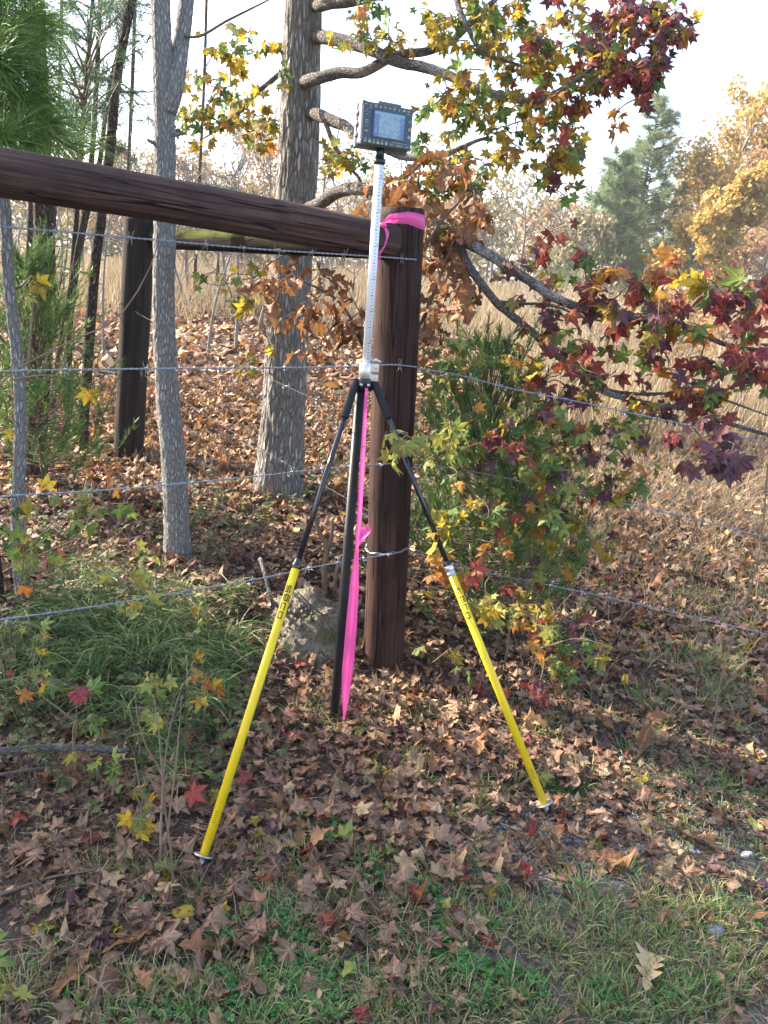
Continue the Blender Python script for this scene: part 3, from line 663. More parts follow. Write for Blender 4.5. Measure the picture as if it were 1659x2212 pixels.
def collector():
    c = P(838, 272, PY_ - .02); yaw = R(24); X = np.array([math.cos(yaw), math.sin(yaw), .0]); Z = nrm(np.array([.035, .0, 1.0])); 
    tilt = R(2); Yd = nrm(np.cross(Z, X)); X = np.cross(Yd, Z)                 # Yd points away from the camera
    Z = nrm(Z * math.cos(tilt) + Yd * math.sin(tilt)); Yd = np.cross(Z, X); X, Yd, Z = X * .87, Yd * .87, Z * .87; AX_ = np.stack([X, Yd, Z])
    t = Thing('data_collector', c - Z * .075, 'slate grey data collector with small screen and green keys atop the pole', 'data collector')
    W2, H2 = .097, .069
    def rect(g, x, z, hx, hz, y, th=.001): return box(g, c + X * x + Z * z + Yd * y, AX_, (hx, th, hz))
    g = Geo(); box(g, c + Yd * .035, AX_, (W2, .03, H2)); o = t.part('case', g, MAT['case'], smooth=False); bevel(o, .008, 3)
    g = Geo(); box(g, c + Yd * .055 - Z * .004, AX_, (W2 + .004, .012, H2 + .003)); o = t.part('back_shell', g, MAT['case'], smooth=False); bevel(o, .005, 3)
    g = Geo(); box(g, c + Yd * .0055, AX_, (W2 - .003, .003, H2 - .003)); f = t.part('face_plate', g, MAT['face'], smooth=False); bevel(f, .0025, 2)
    g = Geo()
    for sx in (-1, 1):
        for sz in (-1, 1): box(g, c + X * sx * (W2 - .008) + Z * sz * (H2 - .007) + Yd * .009, AX_, (.008, .0045, .007))
    o = t.part('corner_guard', g, MAT['case'], smooth=False); bevel(o, .002)
    g = Geo(); box(g, c + X * .01 + Z * (H2 + .004) + Yd * .035, AX_, (.045, .02, .006)); o = t.part('top_antenna_ridge', g, MAT['case'], smooth=False); bevel(o, .005, 3)
    for z_ in (-.035, .0, .035):
        g = Geo(); q = c - X * (W2 + .0) + Yd * .045 + Z * z_; tube(g, np.array([q, q - X * .005, q - X * .007]), [.008, .008, .005], 14); t.part('port_cap', g, MAT['zinc'])
    # recessed frame and screen
    g = Geo(); fx, fz, ox, oz = .058, .04, .006, .002
    for a, b, hx, hz in ((0, fz + .003, fx + .006, .003), (0, -fz - .003, fx + .006, .003), (fx + .003, 0, .003, fz), (-fx - .003, 0, .003, fz)): rect(g, ox + a, oz + b, hx, hz, .0012, .002)
    t.part('screen_frame', g, MAT['face'], f, False)
    s = Sh('lcd_map_screen'); tcc = s.attr('tc').outputs['Vector']; sx_ = s.n('SeparateXYZ', {0: tcc}); n1 = s.noise(s.vmul(tcc, (1, 1, 1)), 70, 4, .6); n2 = s.noise(tcc, 320, 2, .5)
    u = s.n('MapRange', {0: sx_.outputs[0], 1: -fx, 2: fx}).outputs[0]; v = s.n('MapRange', {0: sx_.outputs[2], 1: -fz, 2: fz}).outputs[0]
    panel = s.ramp(n1, [(.4, (.16, .25, .33)), (.55, (.25, .34, .41)), (.66, (.21, .3, .37))])
    lines = s.n('MapRange', {0: s.math('ABSOLUTE', s.math('SUBTRACT', s.noise(tcc, 45, 2), .5)), 1: .0, 2: .012}).outputs[0]
    panel = s.mix(lines, (.2, .32, .45), panel)
    sidec = s.mix(s.n('MapRange', {0: n2, 1: .52, 2: .6}).outputs[0], (.07, .14, .3), (.2, .29, .42))
    isl = s.math('MAXIMUM', s.math('LESS_THAN', u, .17), s.math('GREATER_THAN', u, .85)); col = s.mix(isl, panel, sidec)
    top_ = s.math('GREATER_THAN', v, .88); col = s.mix(top_, col, (.16, .34, .48))
    txt = s.math('MULTIPLY', s.math('LESS_THAN', v, .14), s.math('MULTIPLY', s.math('GREATER_THAN', v, .07), s.math('GREATER_THAN', n2, .52)))
    col = s.mix(s.math('MULTIPLY', txt, .7), col, (.08, .14, .2))
    b = s.n('BsdfPrincipled', {'Base Color': col, 'Roughness': .25, 'Emission Color': col, 'Emission Strength': .035}).outputs[0]
    g = Geo(); rect(g, ox, oz, fx, fz, .0018, .0008); t.part('screen', g, s.done(b), f, False)
    def icon(x, z, polys, m='key', y=.0021):
        g = Geo()
        for pl in polys:
            pl = np.array(pl, float); V = c + (x + pl[:, 0, None]) * X + (z + pl[:, 1, None]) * Z + Yd * y; V2 = V - Yd * .0005
            k = len(pl); VV = np.concatenate([V.reshape(-1, 3), V2.reshape(-1, 3)]); T = [(k, k + i, k + i + 1) for i in range(1, k - 1)]
            g.add(VV, T, [(i, (i + 1) % k, k + (i + 1) % k, k + i) for i in range(k)])
        t.part('key_print', g, MAT[m], f, False)
    sq = lambda x0, z0, x1, z1: [(x0, z0), (x1, z0), (x1, z1), (x0, z1)]
    u_ = .0052
    xs = np.linspace(-.066, .076, 9); zt = .0565
    shapes = [[sq(-.0008, -u_, .0008, u_)], [sq(-u_, -u_*.7, u_, -u_*.4), sq(-u_, -.1*u_, u_, .2*u_), sq(-u_, .5*u_, u_, .8*u_)], [[(-.003, -.004), (.003, -.004), (.002, .001), (.0, .005), (-.002, .001)]],
              [[(-.006, .003), (-.0035, -.003), (-.002, -.003), (-.0045, .004)], [(-.001, -.003), (.0005, -.003), (.003, .003), (.0015, .003)], [(.003, .003), (.0065, .0), (.006, -.0015), (.0025, .0015)]], [[(0, -.003), (.003, 0), (0, .003), (-.003, 0)]],
              [sq(-.005, -.004, -.0035, .004), sq(-.005, .0025, .005, .004), [(-.002, -.004), (.0, -.004), (.0045, .002), (.0035, .0025)]], [sq(-.0009, -.004, .0009, .004), sq(-.003, -.004, .003, -.003)], [sq(-.005, -.0022, .005, .0022)], [sq(-.005, -.0012, .005, .0012)]]
    for x, sh_ in zip(xs, shapes): icon(x, zt, sh_); icon(x, zt - .0085, [sq(-.005, -.0006, .005, .0006)], 'keyw')
    icon(-.086, zt + .001, [sq(-.005, -.001, .005, .001)], 'keyw')
    lx = -.079
    icon(lx, .033, [[(-.0018, .006), (.0018, .006), (0, .009)], [(-.0018, -.006), (0, -.009), (.0018, -.006)], [(-.006, -.0018), (-.006, .0018), (-.009, 0)], [(.006, -.0018), (.009, 0), (.006, .0018)]])
    icon(lx, .004, [sq(-.005, -.005, -.004, .005), sq(.004, -.005, .005, .005), sq(-.005, .003, .005, .005), sq(-.005, -.005, .005, -.004)]); icon(lx, -.009, [sq(-.003, -.0006, .003, .0006)], 'keyw')
    icon(lx, -.026, [sq(-.005, -.0018, .005, .0018)])
    rx = .084
    icon(rx, .026, [[(-.006, .001), (-.0015, -.006), (-.001, -.0035), (-.0045, .002)], [(-.0015, -.006), (.006, .006), (.0045, .006), (-.0015, -.0035)]])
    icon(rx, .0, [[(-.006, 0), (.006, 0), (0, .006)], sq(-.0045, -.006, -.0015, 0), sq(.0015, -.006, .0045, 0)])
    icon(rx, -.025, [sq(-.0016, -.006, .0016, .006), sq(-.006, -.0016, .006, .0016)])
    zb = -.0575; xs = np.linspace(-.08, -.001, 6)
    lo = [[[(-.004, -.004), (-.001, -.004), (.004, .003), (.002, .005)], [(-.005, 0), (-.002, 0), (-.002, .003), (-.005, .003)]], [[(-.003, -.004), (.003, -.004), (.005, 0), (.003, .004), (-.003, .004), (-.005, 0)]],
          [[(-.005, -.005), (-.0035, -.005), (.001, .005), (-.0005, .005)], [(.003, -.005), (.005, -.005), (.001, .003), (-.0002, .001)]], [[(-.003, -.005), (.003, -.005), (.005, -.001), (0, .005), (-.005, -.001)]],
          [[(-.005, -.0015), (-.002, -.0015), (.002, -.005), (.002, .005), (-.002, .0015), (-.005, .0015)]], [[(-.004, -.001), (0, -.004), (.004, -.001), (.003, .004), (-.003, .004)], sq(-.003, -.006, .003, -.005)]]
    for x, sh_ in zip(xs, lo): icon(x, zb, sh_); icon(x, zb + .0085, [sq(-.004, -.0006, .004, .0006)], 'keyw')
    for txt_, x in (('U1 - U2', .014), ('U3 - U4', .049)):
        cu = bpy.data.curves.new('t', 'FONT'); cu.body = txt_; cu.size = .0105; to = bpy.data.objects.new('t', cu); COL.objects.link(to)
        dg = bpy.context.evaluated_depsgraph_get(); me0 = bpy.data.meshes.new_from_object(to.evaluated_get(dg)); bpy.data.objects.remove(to)
        v0 = np.array([v.co[:] for v in me0.vertices]); V = c + (x + v0[:, 0, None]) * X + (zb - .0035 + v0[:, 1, None]) * Z + Yd * .0017
        T = []
        for p_ in me0.polygons:
            vv = list(p_.vertices); T += [(vv[0], vv[i], vv[i + 1]) for i in range(1, len(vv) - 1)]
        g = Geo().add(V, T); t.part('key_print', g, MAT['key'], f, False)
    icon(.048, zb + .0085, [sq(-.03, -.0005, .03, .0005)], 'keyw')
collector()

s = Sh('pink_flagging_tape'); pn = s.noise(s.n('TexCoord').outputs['Object'], 30, 3)
colp = s.mix(pn, (.9, .1, .4), (.95, .17, .52)); p_ = s.bsdf(colp, .38, .5, normal=s.bump(pn, .25, .004)); t_ = s.n('BsdfTranslucent', {'Color': (.98, .16, .5, 1)}).outputs[0]
MAT['pink'] = s.done(s.n('MixShader', {0: .35, 1: p_, 2: t_}).outputs[0])
def ribbon(g, path, width, side, fold=.0, nx=7, tw=None):
    path = np.asarray(path, float); k = len(path); u = np.linspace(-.5, .5, nx); width = np.broadcast_to(width, (k,)); side = nrm(np.broadcast_to(side, (k, 3)))
    tn = nrm(np.gradient(path, axis=0)); no = nrm(np.cross(side, tn)); fold = np.broadcast_to(fold, (k,))
    V = path[:, None] + side[:, None] * (u[None] * width[:, None])[..., None] + no[:, None] * ((np.abs(u)[None] * 2) * (fold * width)[:, None] + .12 * width[:, None] * np.sin(u * 9)[None] * .35)[..., None]
    i = np.arange(k - 1)[:, None] * nx + np.arange(nx - 1)[None]
    g.add(V.reshape(-1, 3), None, np.stack([i, i + 1, i + nx + 1, i + nx], -1).reshape(-1, 4)); return g
RY = PY_ - .045
def rp(px, py, dy=0): return P(px, py, RY + dy)
g = Geo()
k1 = [(792, 838), (787, 930), (781, 1040), (776, 1125), (770, 1200), (764, 1290), (756, 1400), (748, 1490), (743, 1548)]
pth = spline(np.array([rp(*q) for q in k1]), 60); wd = np.interp(np.linspace(0, 1, 60), [0, .1, .25, .4, .46, .56, .7, .84, .94, 1], [.010, .013, .017, .015, .012, .03, .04, .042, .026, .006])
ribbon(g, pth, wd, _r + .2 * _f, .16)
k2 = [(770, 1185), (771, 1260), (765, 1350), (757, 1430), (750, 1500), (744, 1552)]
pth = spline(np.array([rp(*q, -.016) for q in k2]), 40); ribbon(g, pth, np.interp(np.linspace(0, 1, 40), [0, .2, .6, .9, 1], [.006, .014, .019, .014, .005]), _r - .25 * _f, .1)
ribbon(g, spline(np.array([rp(773, 1182, -.006), rp(782, 1168, -.016), rp(794, 1148, -.01), rp(787, 1138, .0), rp(775, 1165, -.002)]), 24), np.interp(np.linspace(0, 1, 24), [0, .3, .6, 1], [.010, .034, .04, .010]), _r * .6 - .4 * _f + .35 * _u, .1)
ribbon(g, spline(np.array([rp(743, 1546), rp(742, 1556), rp(744, 1566)]), 10), [.006] * 4 + [.009] * 6, _r, .6)
single('ribbon', g, MAT['pink'], 'long bright pink ribbon hanging down beside the black pole to the ground', 'ribbon')
g = Geo()
zc0 = P(870, 475, PYB - POST_R)[2]; a = np.linspace(-.4, 5.0, 90); c = post_at(zc0); rr = POST_R + .0045
zz = np.interp(a, [-.4, .3, 1.3, 2.5, 5.0], [.002, .008, -.004, -.002, -.012])
pth = np.stack([c[0] + rr * np.sin(a), c[1] - rr * np.cos(a), c[2] + zz], -1)
KY = PYB - .15; K = P(827, 487, KY); lead = spline(np.array([K, K * .5 + pth[0] * .5 + [0, .006, .004], pth[0]]), 14)[:-1]
pth = np.concatenate([lead, pth]); wq = np.concatenate([np.linspace(.012, .03, 13), np.interp(a, [-.4, .6, 1.4, 5.0], [.031, .046, .054, .04])])
ribbon(g, pth, wq, np.array([0, 0, 1.0]), .06)
pt2 = pth.copy(); pt2[:, 2] += .004; pt2[:, 1] -= .0025; ribbon(g, pt2[:60], wq[:60] * .45, np.array([.0, 0.1, 1.0]), .12)
ribbon(g, spline(np.array([K, P(833, 500, KY - .006), P(829, 522, KY - .008), P(818, 548, KY)]), 20), np.interp(np.linspace(0, 1, 20), [0, .3, .8, 1], [.010, .024, .024, .018]), _r * .8 - _f * .4, .14)
ribbon(g, spline(np.array([K, P(822, 520, KY), P(819, 550, KY), P(817, 580, KY)]), 20), np.interp(np.linspace(0, 1, 20), [0, .4, 1], [.01, .012, .01]), _r * .5 - _f * .4, .2)
tube(g, np.array([K + np.array([-.014, 0, .003]), K + np.array([-.004, -.003, .001]), K + np.array([.004, -.003, 0]), K + np.array([.012, -.001, .002])]), [.004, .009, .009, .005], 10)
single('ribbon', g, MAT['pink'], 'short pink ribbon knotted round the top of the corner post', 'ribbon')

# ------------------------------------------------------------------ vegetation helpers
UPV = np.array([0, 0, 1.0])
def multi(name, parts, off):
    g = Geo(); mi = []; mats = []
    for gg, m in parts:
        if not gg.V: continue
        g.add(np.concatenate(gg.V), np.concatenate(gg.T), None, np.concatenate(gg.tc), np.concatenate(gg.rd))
        mi += [len(mats)] * sum(len(t) for t in gg.T); mats.append(m)
    me = g.mesh(name, None, True, off)
    for m in mats: me.materials.append(m)
    me.polygons.foreach_set('material_index', np.array(mi, np.int32)); me.update(); return me
TEMP = {'star': STAR, 'curl': CURL, 'oak': OAK, 'oval': OVAL}
def pick(classes, n):
    ks = list(classes); p = np.array([classes[k] for k in ks], float); return rng.choice(ks, n, p=p / p.sum())
def place_leaves(t, rec, max_parts=300, name='leaf', stuffname='foliage'):
    """rec: list of (pos, R, scale, cls, kind); the ones showing largest become parts, the rest one stuff part"""
    if not rec: return
    pos = np.array([r[0] for r in rec]); sc_ = np.array([r[2] for r in rec])
    x, y, z = proj(pos); inn = (x > -30) & (x < 1690) & (y > -30) & (y < 2240) & (z > .1)
    score = np.where(inn, sc_ / z, 0) * (.75 + .5 * rng.random(len(rec))); order = np.argsort(-score)
    rest = {}
    for c_, i in enumerate(order):
        p_, Rm, s_, cls, kind = rec[i]
        if c_ < max_parts and score[i] > 0:
            t.inst(name, leaf_mesh(kind, int(rng.integers(len(TEMP[kind]))), cls), m4(p_, Rm, s_))
        else: rest.setdefault((cls, kind), []).append(i)
    if rest:
        parts = []
        for (cls, kind), ix in rest.items():
            g = Geo(); scatter(g, TEMP[kind], pos[ix], np.array([rec[i][1] for i in ix]), sc_[ix]); parts.append((g, MAT[cls]))
        o = link(stuffname, multi(stuffname, parts, t.base), t.o); o['kind'] = 'stuff'
def leafy(t, skel, regions, kind='star', nl=(4, 8), max_parts=300, twig='twig', face=.55, jit=.1, tr=.0028):
    sk = np.concatenate([np.asarray(s_) for s_ in skel]); tg = []
    for (cx, cy, rx, ry, y0, y1, n, classes, size) in regions:
        for k in range(n):
            a = rng.random() * 6.283; q = math.sqrt(rng.random())
            tg.append((P(cx + rx * q * math.cos(a), cy + ry * q * math.sin(a), y0 + (y1 - y0) * rng.random()), classes, size))
    dist = [np.min(np.linalg.norm(sk - q[0], axis=1)) for q in tg]; gt = Geo(); rec = []
    for i in np.argsort(dist):
        q, classes, size = tg[i]; d = np.linalg.norm(sk - q, axis=1); s_ = sk[np.argmin(d)]; L = d.min()
        mid = (s_ + q) / 2 + rng.normal(size=3) * L * .12 + UPV * L * .08
        pts = spline(np.array([s_, mid, q]), 7); r0 = tr * (1 + min(2.0, L * 2)); tube(gt, pts, np.linspace(r0, tr * .45, 7), 4, cap=False)
        sk = np.concatenate([sk, pts[2:]]); cl = pick(classes, 1)[0]
        n = int(rng.integers(*nl))
        for j in range(n):
            u = 1 if j == 0 else .35 + .65 * rng.random(); p_ = pts[min(6, int(u * 6))] + rng.normal(size=3) * .004
            dr = nrm(pts[-1] - pts[-3]); tip = nrm(dr * .5 + rng.normal(size=3) * .75 - UPV * .45)
            nor = UPV * .5 + np.array([0, -1.0, 0]) * face + rng.normal(size=3) * .5
            c_ = cl if rng.random() < .65 else pick(classes, 1)[0]
            rec.append((p_ , rotset(tip[None], nor[None])[0], size * (.5 + .72 * rng.random()), c_, kind))
    t.part('twigs', gt, MAT[twig], kind='stuff')
    place_leaves(t, rec, max_parts)
    return sk
def bark_disp(amp, seed, fr=26, st=.22):
    def f(tc, a, L):
        q = np.concatenate([tc[..., :2] * fr, tc[..., 2:] * fr * st], -1); n = np.abs(fbm(q, 3, seed) - .45) * 2
        big = fbm(np.concatenate([tc[..., :2] * 5, tc[..., 2:] * 2.2], -1), 2, seed + 7) - .4
        return amp * (np.minimum(n, .35) / .35 - .6) + amp * 1.5 * big
    return f
def pxpath(pts, m, Y=None): return spline(np.array([P(x, y, yy) for x, y, yy in pts]), m)

# ------------------------------------------------------------------ big sweetgum behind the post
b0 = G(602, 1072); TY = b0[1]
st_ = Thing('sweetgum_tree', b0, 'large sweetgum with furrowed grey trunk and yellow to purple star leaves', 'tree')
tp = np.array([b0 - UPV * .15] + [P(x, y, TY) for x, y in ((604, 1010), (612, 900), (622, 700), (635, 500), (648, 250), (653, 60), (656, -150), (655, -700))]); tp = spline(tp, 380)
wpx = np.interp(proj(tp)[1], [-700, 60, 300, 700, 900, 1003, 1050, 1090], [60, 82, 86, 90, 94, 103, 110, 122]); trd = wpx / FPX * proj(tp)[2] / 2
g = Geo(); tube(g, tp, trd, 180, bark_disp(.007, 5, 36, .14)); st_.part('trunk', g, MAT['bark'])
limbs = [
 ([(675,70,TY),(700,80,4.5),(760,95,4.3),(860,135,4.1),(950,155,4.0),(1050,200,3.9),(1155,218,3.8),(1230,180,3.75),(1310,130,3.7)], .036, .008),
 ([(645,185,TY),(680,172,4.42),(720,160,4.35),(790,155,4.25),(850,125,4.2),(930,110,4.2),(968,92,4.2),(1030,40,4.2),(1090,-20,4.2)], .034, .01),
 ([(660,245,TY),(700,255,4.42),(740,268,4.3),(770,295,4.1),(880,335,3.95),(960,330,3.85),(1050,300,3.8)], .036, .008),
 ([(650,460,TY),(690,440,4.42),(735,415,4.3),(800,412,4.05),(900,470,3.8),(985,510,3.6),(1070,560,3.4),(1140,600,3.3),(1200,645,3.25),(1320,680,3.2),(1440,692,3.15),(1560,740,3.1),(1700,765,3.0)], .036, .006),
 ([(670,8,TY),(700,8,4.45),(790,0,4.3),(900,-40,4.2),(990,-60,4.05)], .032, .014),
 ([(700,252,4.42),(722,310,4.3),(745,350,4.25),(775,385,4.2),(800,430,4.15)], .015, .006),
 ([(625,150,TY),(592,170,4.5),(565,190,4.45),(525,240,4.4),(480,275,4.3),(440,300,4.3)], .017, .005),
 ([(980,-60,4.05),(990,0,4.0),(1005,50,3.95),(1040,110,3.9),(1130,145,3.85)], .017, .006),
 ([(985,510,3.6),(1020,590,3.5),(1075,650,3.45),(1130,700,3.4),(1210,770,3.3),(1300,843,3.25),(1370,863,3.2),(1480,885,3.1),(1690,945,2.95)], .02, .007),
 ([(1300,843,3.25),(1400,850,3.2),(1500,848,3.1),(1680,900,3.0)], .009, .004),
 ([(1075,650,3.45),(1180,660,3.4),(1290,690,3.3),(1400,690,3.25),(1500,660,3.2)], .008, .003),
 ([(640,520,TY),(600,560,4.35),(540,600,4.3),(480,590,4.3)], .006, .003),
 ([(585,840,TY),(560,700,4.3),(520,660,4.25)], .005, .003),
]
sk = []
for pts, r0, r1 in limbs:
    q = pxpath(pts, 60); q = q + .012 * (np.stack([vnoise(q * 6, k) for k in (1, 2, 3)], -1) - .5) * 2; sk.append(q[8:])
    rad = np.linspace(1, 0, 60) ** .8 * (r0 - r1) + r1; rad[:6] *= np.linspace(1.35, 1, 6)
    g = Geo(); tube(g, q, rad, 14, bark_disp(.0025, 31, 60, .5)); st_.part('limb', g, MAT['limb'])
A = {'ly': 4, 'lg': 3, 'lo': .4}; B = {'ly': 5, 'lg': 2, 'lo': 1, 'lr': .4}; Cc = {'lr': 3, 'lu': 4, 'lo': 1, 'ly': 1.2, 'lg': .8}; D = {'lu': 3, 'lr': 3, 'lo': 1, 'lg': .9, 'ly': .8}; E = {'lu': 3, 'lr': 2.5, 'lo': 1, 'ly': 1.5, 'lg': 1.5}
Z9 = .048
regs = [
 (870,55,110,50,3.9,4.3,9,A,Z9), (1060,50,130,60,3.8,4.3,24,A,Z9), (1090,190,150,75,3.7,4.2,30,B,Z9), (1240,120,100,110,3.6,4.1,30,{'ly':3,'lg':2,'lu':2,'lr':2,'lo':1},Z9),
 (1360,95,95,95,3.5,3.9,40,Cc,Z9), (1440,40,60,50,3.5,3.8,11,D,Z9), (1180,315,90,65,3.6,4.0,20,B,Z9), (1010,285,110,80,3.7,4.1,24,A,Z9), (960,385,100,45,3.6,4.0,16,A,.044),
 (1220,370,35,60,3.6,3.8,4,E,.042), (1390,180,40,40,3.5,3.7,8,D,Z9), (1330,265,12,10,3.5,3.6,1,{'lo':1},Z9), (520,150,95,95,4.1,4.5,16,A,Z9), (450,255,65,75,4.1,4.4,12,A,Z9), (560,270,40,50,4.1,4.4,5,B,Z9), (740,330,50,45,4.0,4.3,8,{'ly':4,'lg':1,'lp':1},.04), (770,60,60,50,4.1,4.4,4,B,.042),
 (1190,540,90,60,3.1,3.5,11,D,.054), (1330,635,120,70,3.0,3.3,18,D,.062), (1540,680,125,80,2.85,3.2,22,D,.062), (1180,740,90,90,3.1,3.4,14,E,.05), (1330,960,90,60,2.9,3.2,8,E,.048), (1640,620,40,40,2.9,3.1,4,D,.06), (1480,560,80,40,3.0,3.3,5,{'lo':3,'ly':1,'lr':1},.05), (1630,740,45,60,2.8,3.0,6,{'lr':1},.055),
 (1400,800,200,85,2.95,3.3,36,E,.054), (1595,985,55,45,2.55,2.75,6,{'lu':1},.056), (1490,965,50,50,2.8,3.0,4,{'lu':2,'lr':1,'lo':1},.05), (1560,850,90,60,2.8,3.1,12,E,.05), (1240,880,90,80,2.9,3.3,12,E,.045), (1130,640,70,80,3.2,3.5,8,{'lg':2,'lp':1,'lr':1},.042),
 (500,600,95,60,4.0,4.35,11,{'ly':2,'lg':3,'lp':1},.042), (545,740,55,90,4.0,4.3,7,{'ly':3,'lp':1},.04),
 (1000,-120,420,80,3.7,4.6,40,B,.05), (500,-120,150,80,4.0,4.7,14,A,.05),
]
regs = [(a_, b_, c_ * 1.08, d_ * 1.08, e_, f_, int(n_ * (1.75 if b_ < 450 else .95) + .5), k_, z_ * (.93 if b_ < 450 else 1.0)) for a_, b_, c_, d_, e_, f_, n_, k_, z_ in regs]
leafy(st_, sk, regs, nl=(3, 6), max_parts=300)

# ------------------------------------------------------------------ slim grey trunk with a second stem
b1 = G(384, 1196); SY = b1[1]
sl_ = Thing('slim_tree', b1, 'slim straight grey trunk with a forked second stem and lichen patch', 'tree')
tp = spline(np.array([b1 - UPV * .1] + [P(x, y, SY) for x, y in ((382, 1150), (376, 1010), (362, 850), (354, 700), (356, 480), (356, 330), (351, 120), (347, 0), (343, -400))]), 220)
wpx = np.interp(proj(tp)[1], [-400, 0, 400, 700, 1000, 1150, 1200], [34, 42, 47, 48, 52, 56, 66]); rad = wpx / FPX * proj(tp)[2] / 2
g = Geo(); tube(g, tp, rad, 72, bark_disp(.004, 12, 50, .35)); sl_.part('trunk', g, MAT['bark_s'])
q = pxpath([(360, 240, SY), (373, 200, SY), (388, 110, SY + .05), (403, 0, SY + .1), (430, -220, SY + .2)], 60); g = Geo(); tube(g, q, np.linspace(.042, .024, 60), 24, bark_disp(.002, 13, 60, .4)); sl_.part('stem', g, MAT['bark_s'])
q2 = pxpath([(392, 78, SY + .05), (430, 78, SY), (490, 45, SY), (540, 20, SY), (590, -5, SY + .1)], 40); g = Geo(); tube(g, q2, np.linspace(.007, .003, 40), 8); sl_.part('limb', g, MAT['twig'])
for x, y, dx, dy in ((372, 292, 30, -5), (333, 310, -14, -8)):
    g = Geo(); tube(g, pxpath([(x - dx * .5, y, SY), (x + dx * .4, y + dy * .4, SY - .03), (x + dx, y + dy, SY - .05)], 10), np.linspace(.012, .006, 10), 10); sl_.part('stub', g, MAT['bark_s'])

# ------------------------------------------------------------------ thin pine trunks at the left
def thin(path, w0, label, mat='bark_p', top=True, stubs=5, n=20, taper=0.0):
    pts = np.array([P(x, y, Y) for x, y, Y in path]); b = pts[0].copy(); b[2] = float(H(b[0], b[1])); pts = np.concatenate([[b - UPV * .1], pts]) if pts[0][2] > b[2] + .05 else np.concatenate([[pts[0] - UPV * .15], pts])
    q = spline(pts, 120); d = proj(q)[2]; rad = np.interp(proj(q)[1], [0, 1000], [w0 * .8, w0]) / FPX * d / 2 * np.linspace(1, 1 - taper, 120)
    t = Thing('pine_tree', b, label, 'tree', None); g = Geo(); tube(g, q, rad, n, bark_disp(rad.mean() * .12, 17, 40, .4)); t.part('trunk', g, MAT[mat])
    for k in range(stubs):
        i = int(rng.integers(30, 115)); a = rng.random() * 6.28; dr = np.array([math.cos(a), math.sin(a), .15]); L = .1 + .35 * rng.random()
        g = Geo(); tube(g, np.array([q[i], q[i] + dr * L * .5, q[i] + dr * L + UPV * .03]), [.007, .005, .002], 5); t.part('dead_branch', g, MAT['twig'])
    return t, q
fA = G(180, 972)[1]; thin([(180, 968, fA), (190, 780, fA), (207, 560, fA), (235, 350, fA), (256, 150, fA), (284, 0, fA), (330, -300, fA)], 24, 'dark pine trunk leaning right beside the blackened post', stubs=8)
thin([(113, 900, 6.4), (130, 750, 6.4), (165, 555, 6.4), (188, 430, 6.4), (210, 150, 6.6), (216, 20, 6.7), (225, -150, 6.7)], 13, 'very thin crooked pine stem behind the pine needles', n=12)
thin([(140, 860, 7.4), (152, 700, 7.4), (180, 500, 7.4), (215, 350, 7.4), (235, 200, 7.4), (262, 80, 7.4), (290, -150, 7.4)], 12, 'thin mossy pine stem rising between two darker pine trunks', n=12)
thin([(78, 1010, 4.6), (84, 850, 4.6), (98, 600, 4.6), (92, 400, 4.6), (84, 200, 4.6), (78, 0, 4.6), (72, -250, 4.6)], 46, 'broad dark pine trunk partly hidden by long green needles', stubs=4, n=40)
thin([(38, 1160, 3.05), (42, 1000, 3.05), (45, 880, 3.05), (35, 750, 3.05), (18, 600, 3.05), (12, 470, 3.05), (-10, 300, 3.05), (-40, 0, 3.05)], 27, 'slender rough grey brown trunk with wires passing before it', 'bark_s', stubs=3, n=30)
for x, yb, yt, Y, w_, l in ((105, 860, 300, 9.5, 9, 'spindly pine stem in the leaf litter beyond the broad dark pine'), (268, 700, 120, 12.0, 10, 'spindly pine stem at the edge of the tall grass near the blackened post'), (60, 780, 100, 8.5, 16, 'dim pine trunk standing behind the slender rough trunk'), (420, 690, 200, 17, 8, 'spindly bare stem rising from the tall golden grass')):
    thin([(x, yb, Y), (x + 8, (yb + yt) / 2, Y), (x + 20, yt, Y), (x + 30, yt - 350, Y)], w_, l, stubs=10, n=10)

for k in range(16):
    px = [20, 45, 70, 130, 150, 195, 225, 262, 300, 405, 450, 510, 560, 700, 740, 780][k]; Y = 9 + 9 * rng.random(); dx = rng.normal() * 60
    yb = float(proj(np.array([[P(px, 700, Y)[0], Y, float(H(P(px, 700, Y)[0], Y))]]))[1][0])
    t_, q_ = thin([(px, yb - 4, Y), (px + dx * .3 + rng.normal() * 8, yb - 120, Y), (px + dx * .8 + rng.normal() * 10, yb - 260, Y), (px + dx + rng.normal() * 14, yb - 420, Y), (px + dx * 1.3, yb - 560, Y)], 6 + 4 * rng.random(), 'thin grey sapling stem in the thicket beyond the blackened post', 'bark_s', stubs=12, n=8, taper=.9); t_.o['group'] = 'thicket of thin stems'; t_.o.name = 'thin_sapling'

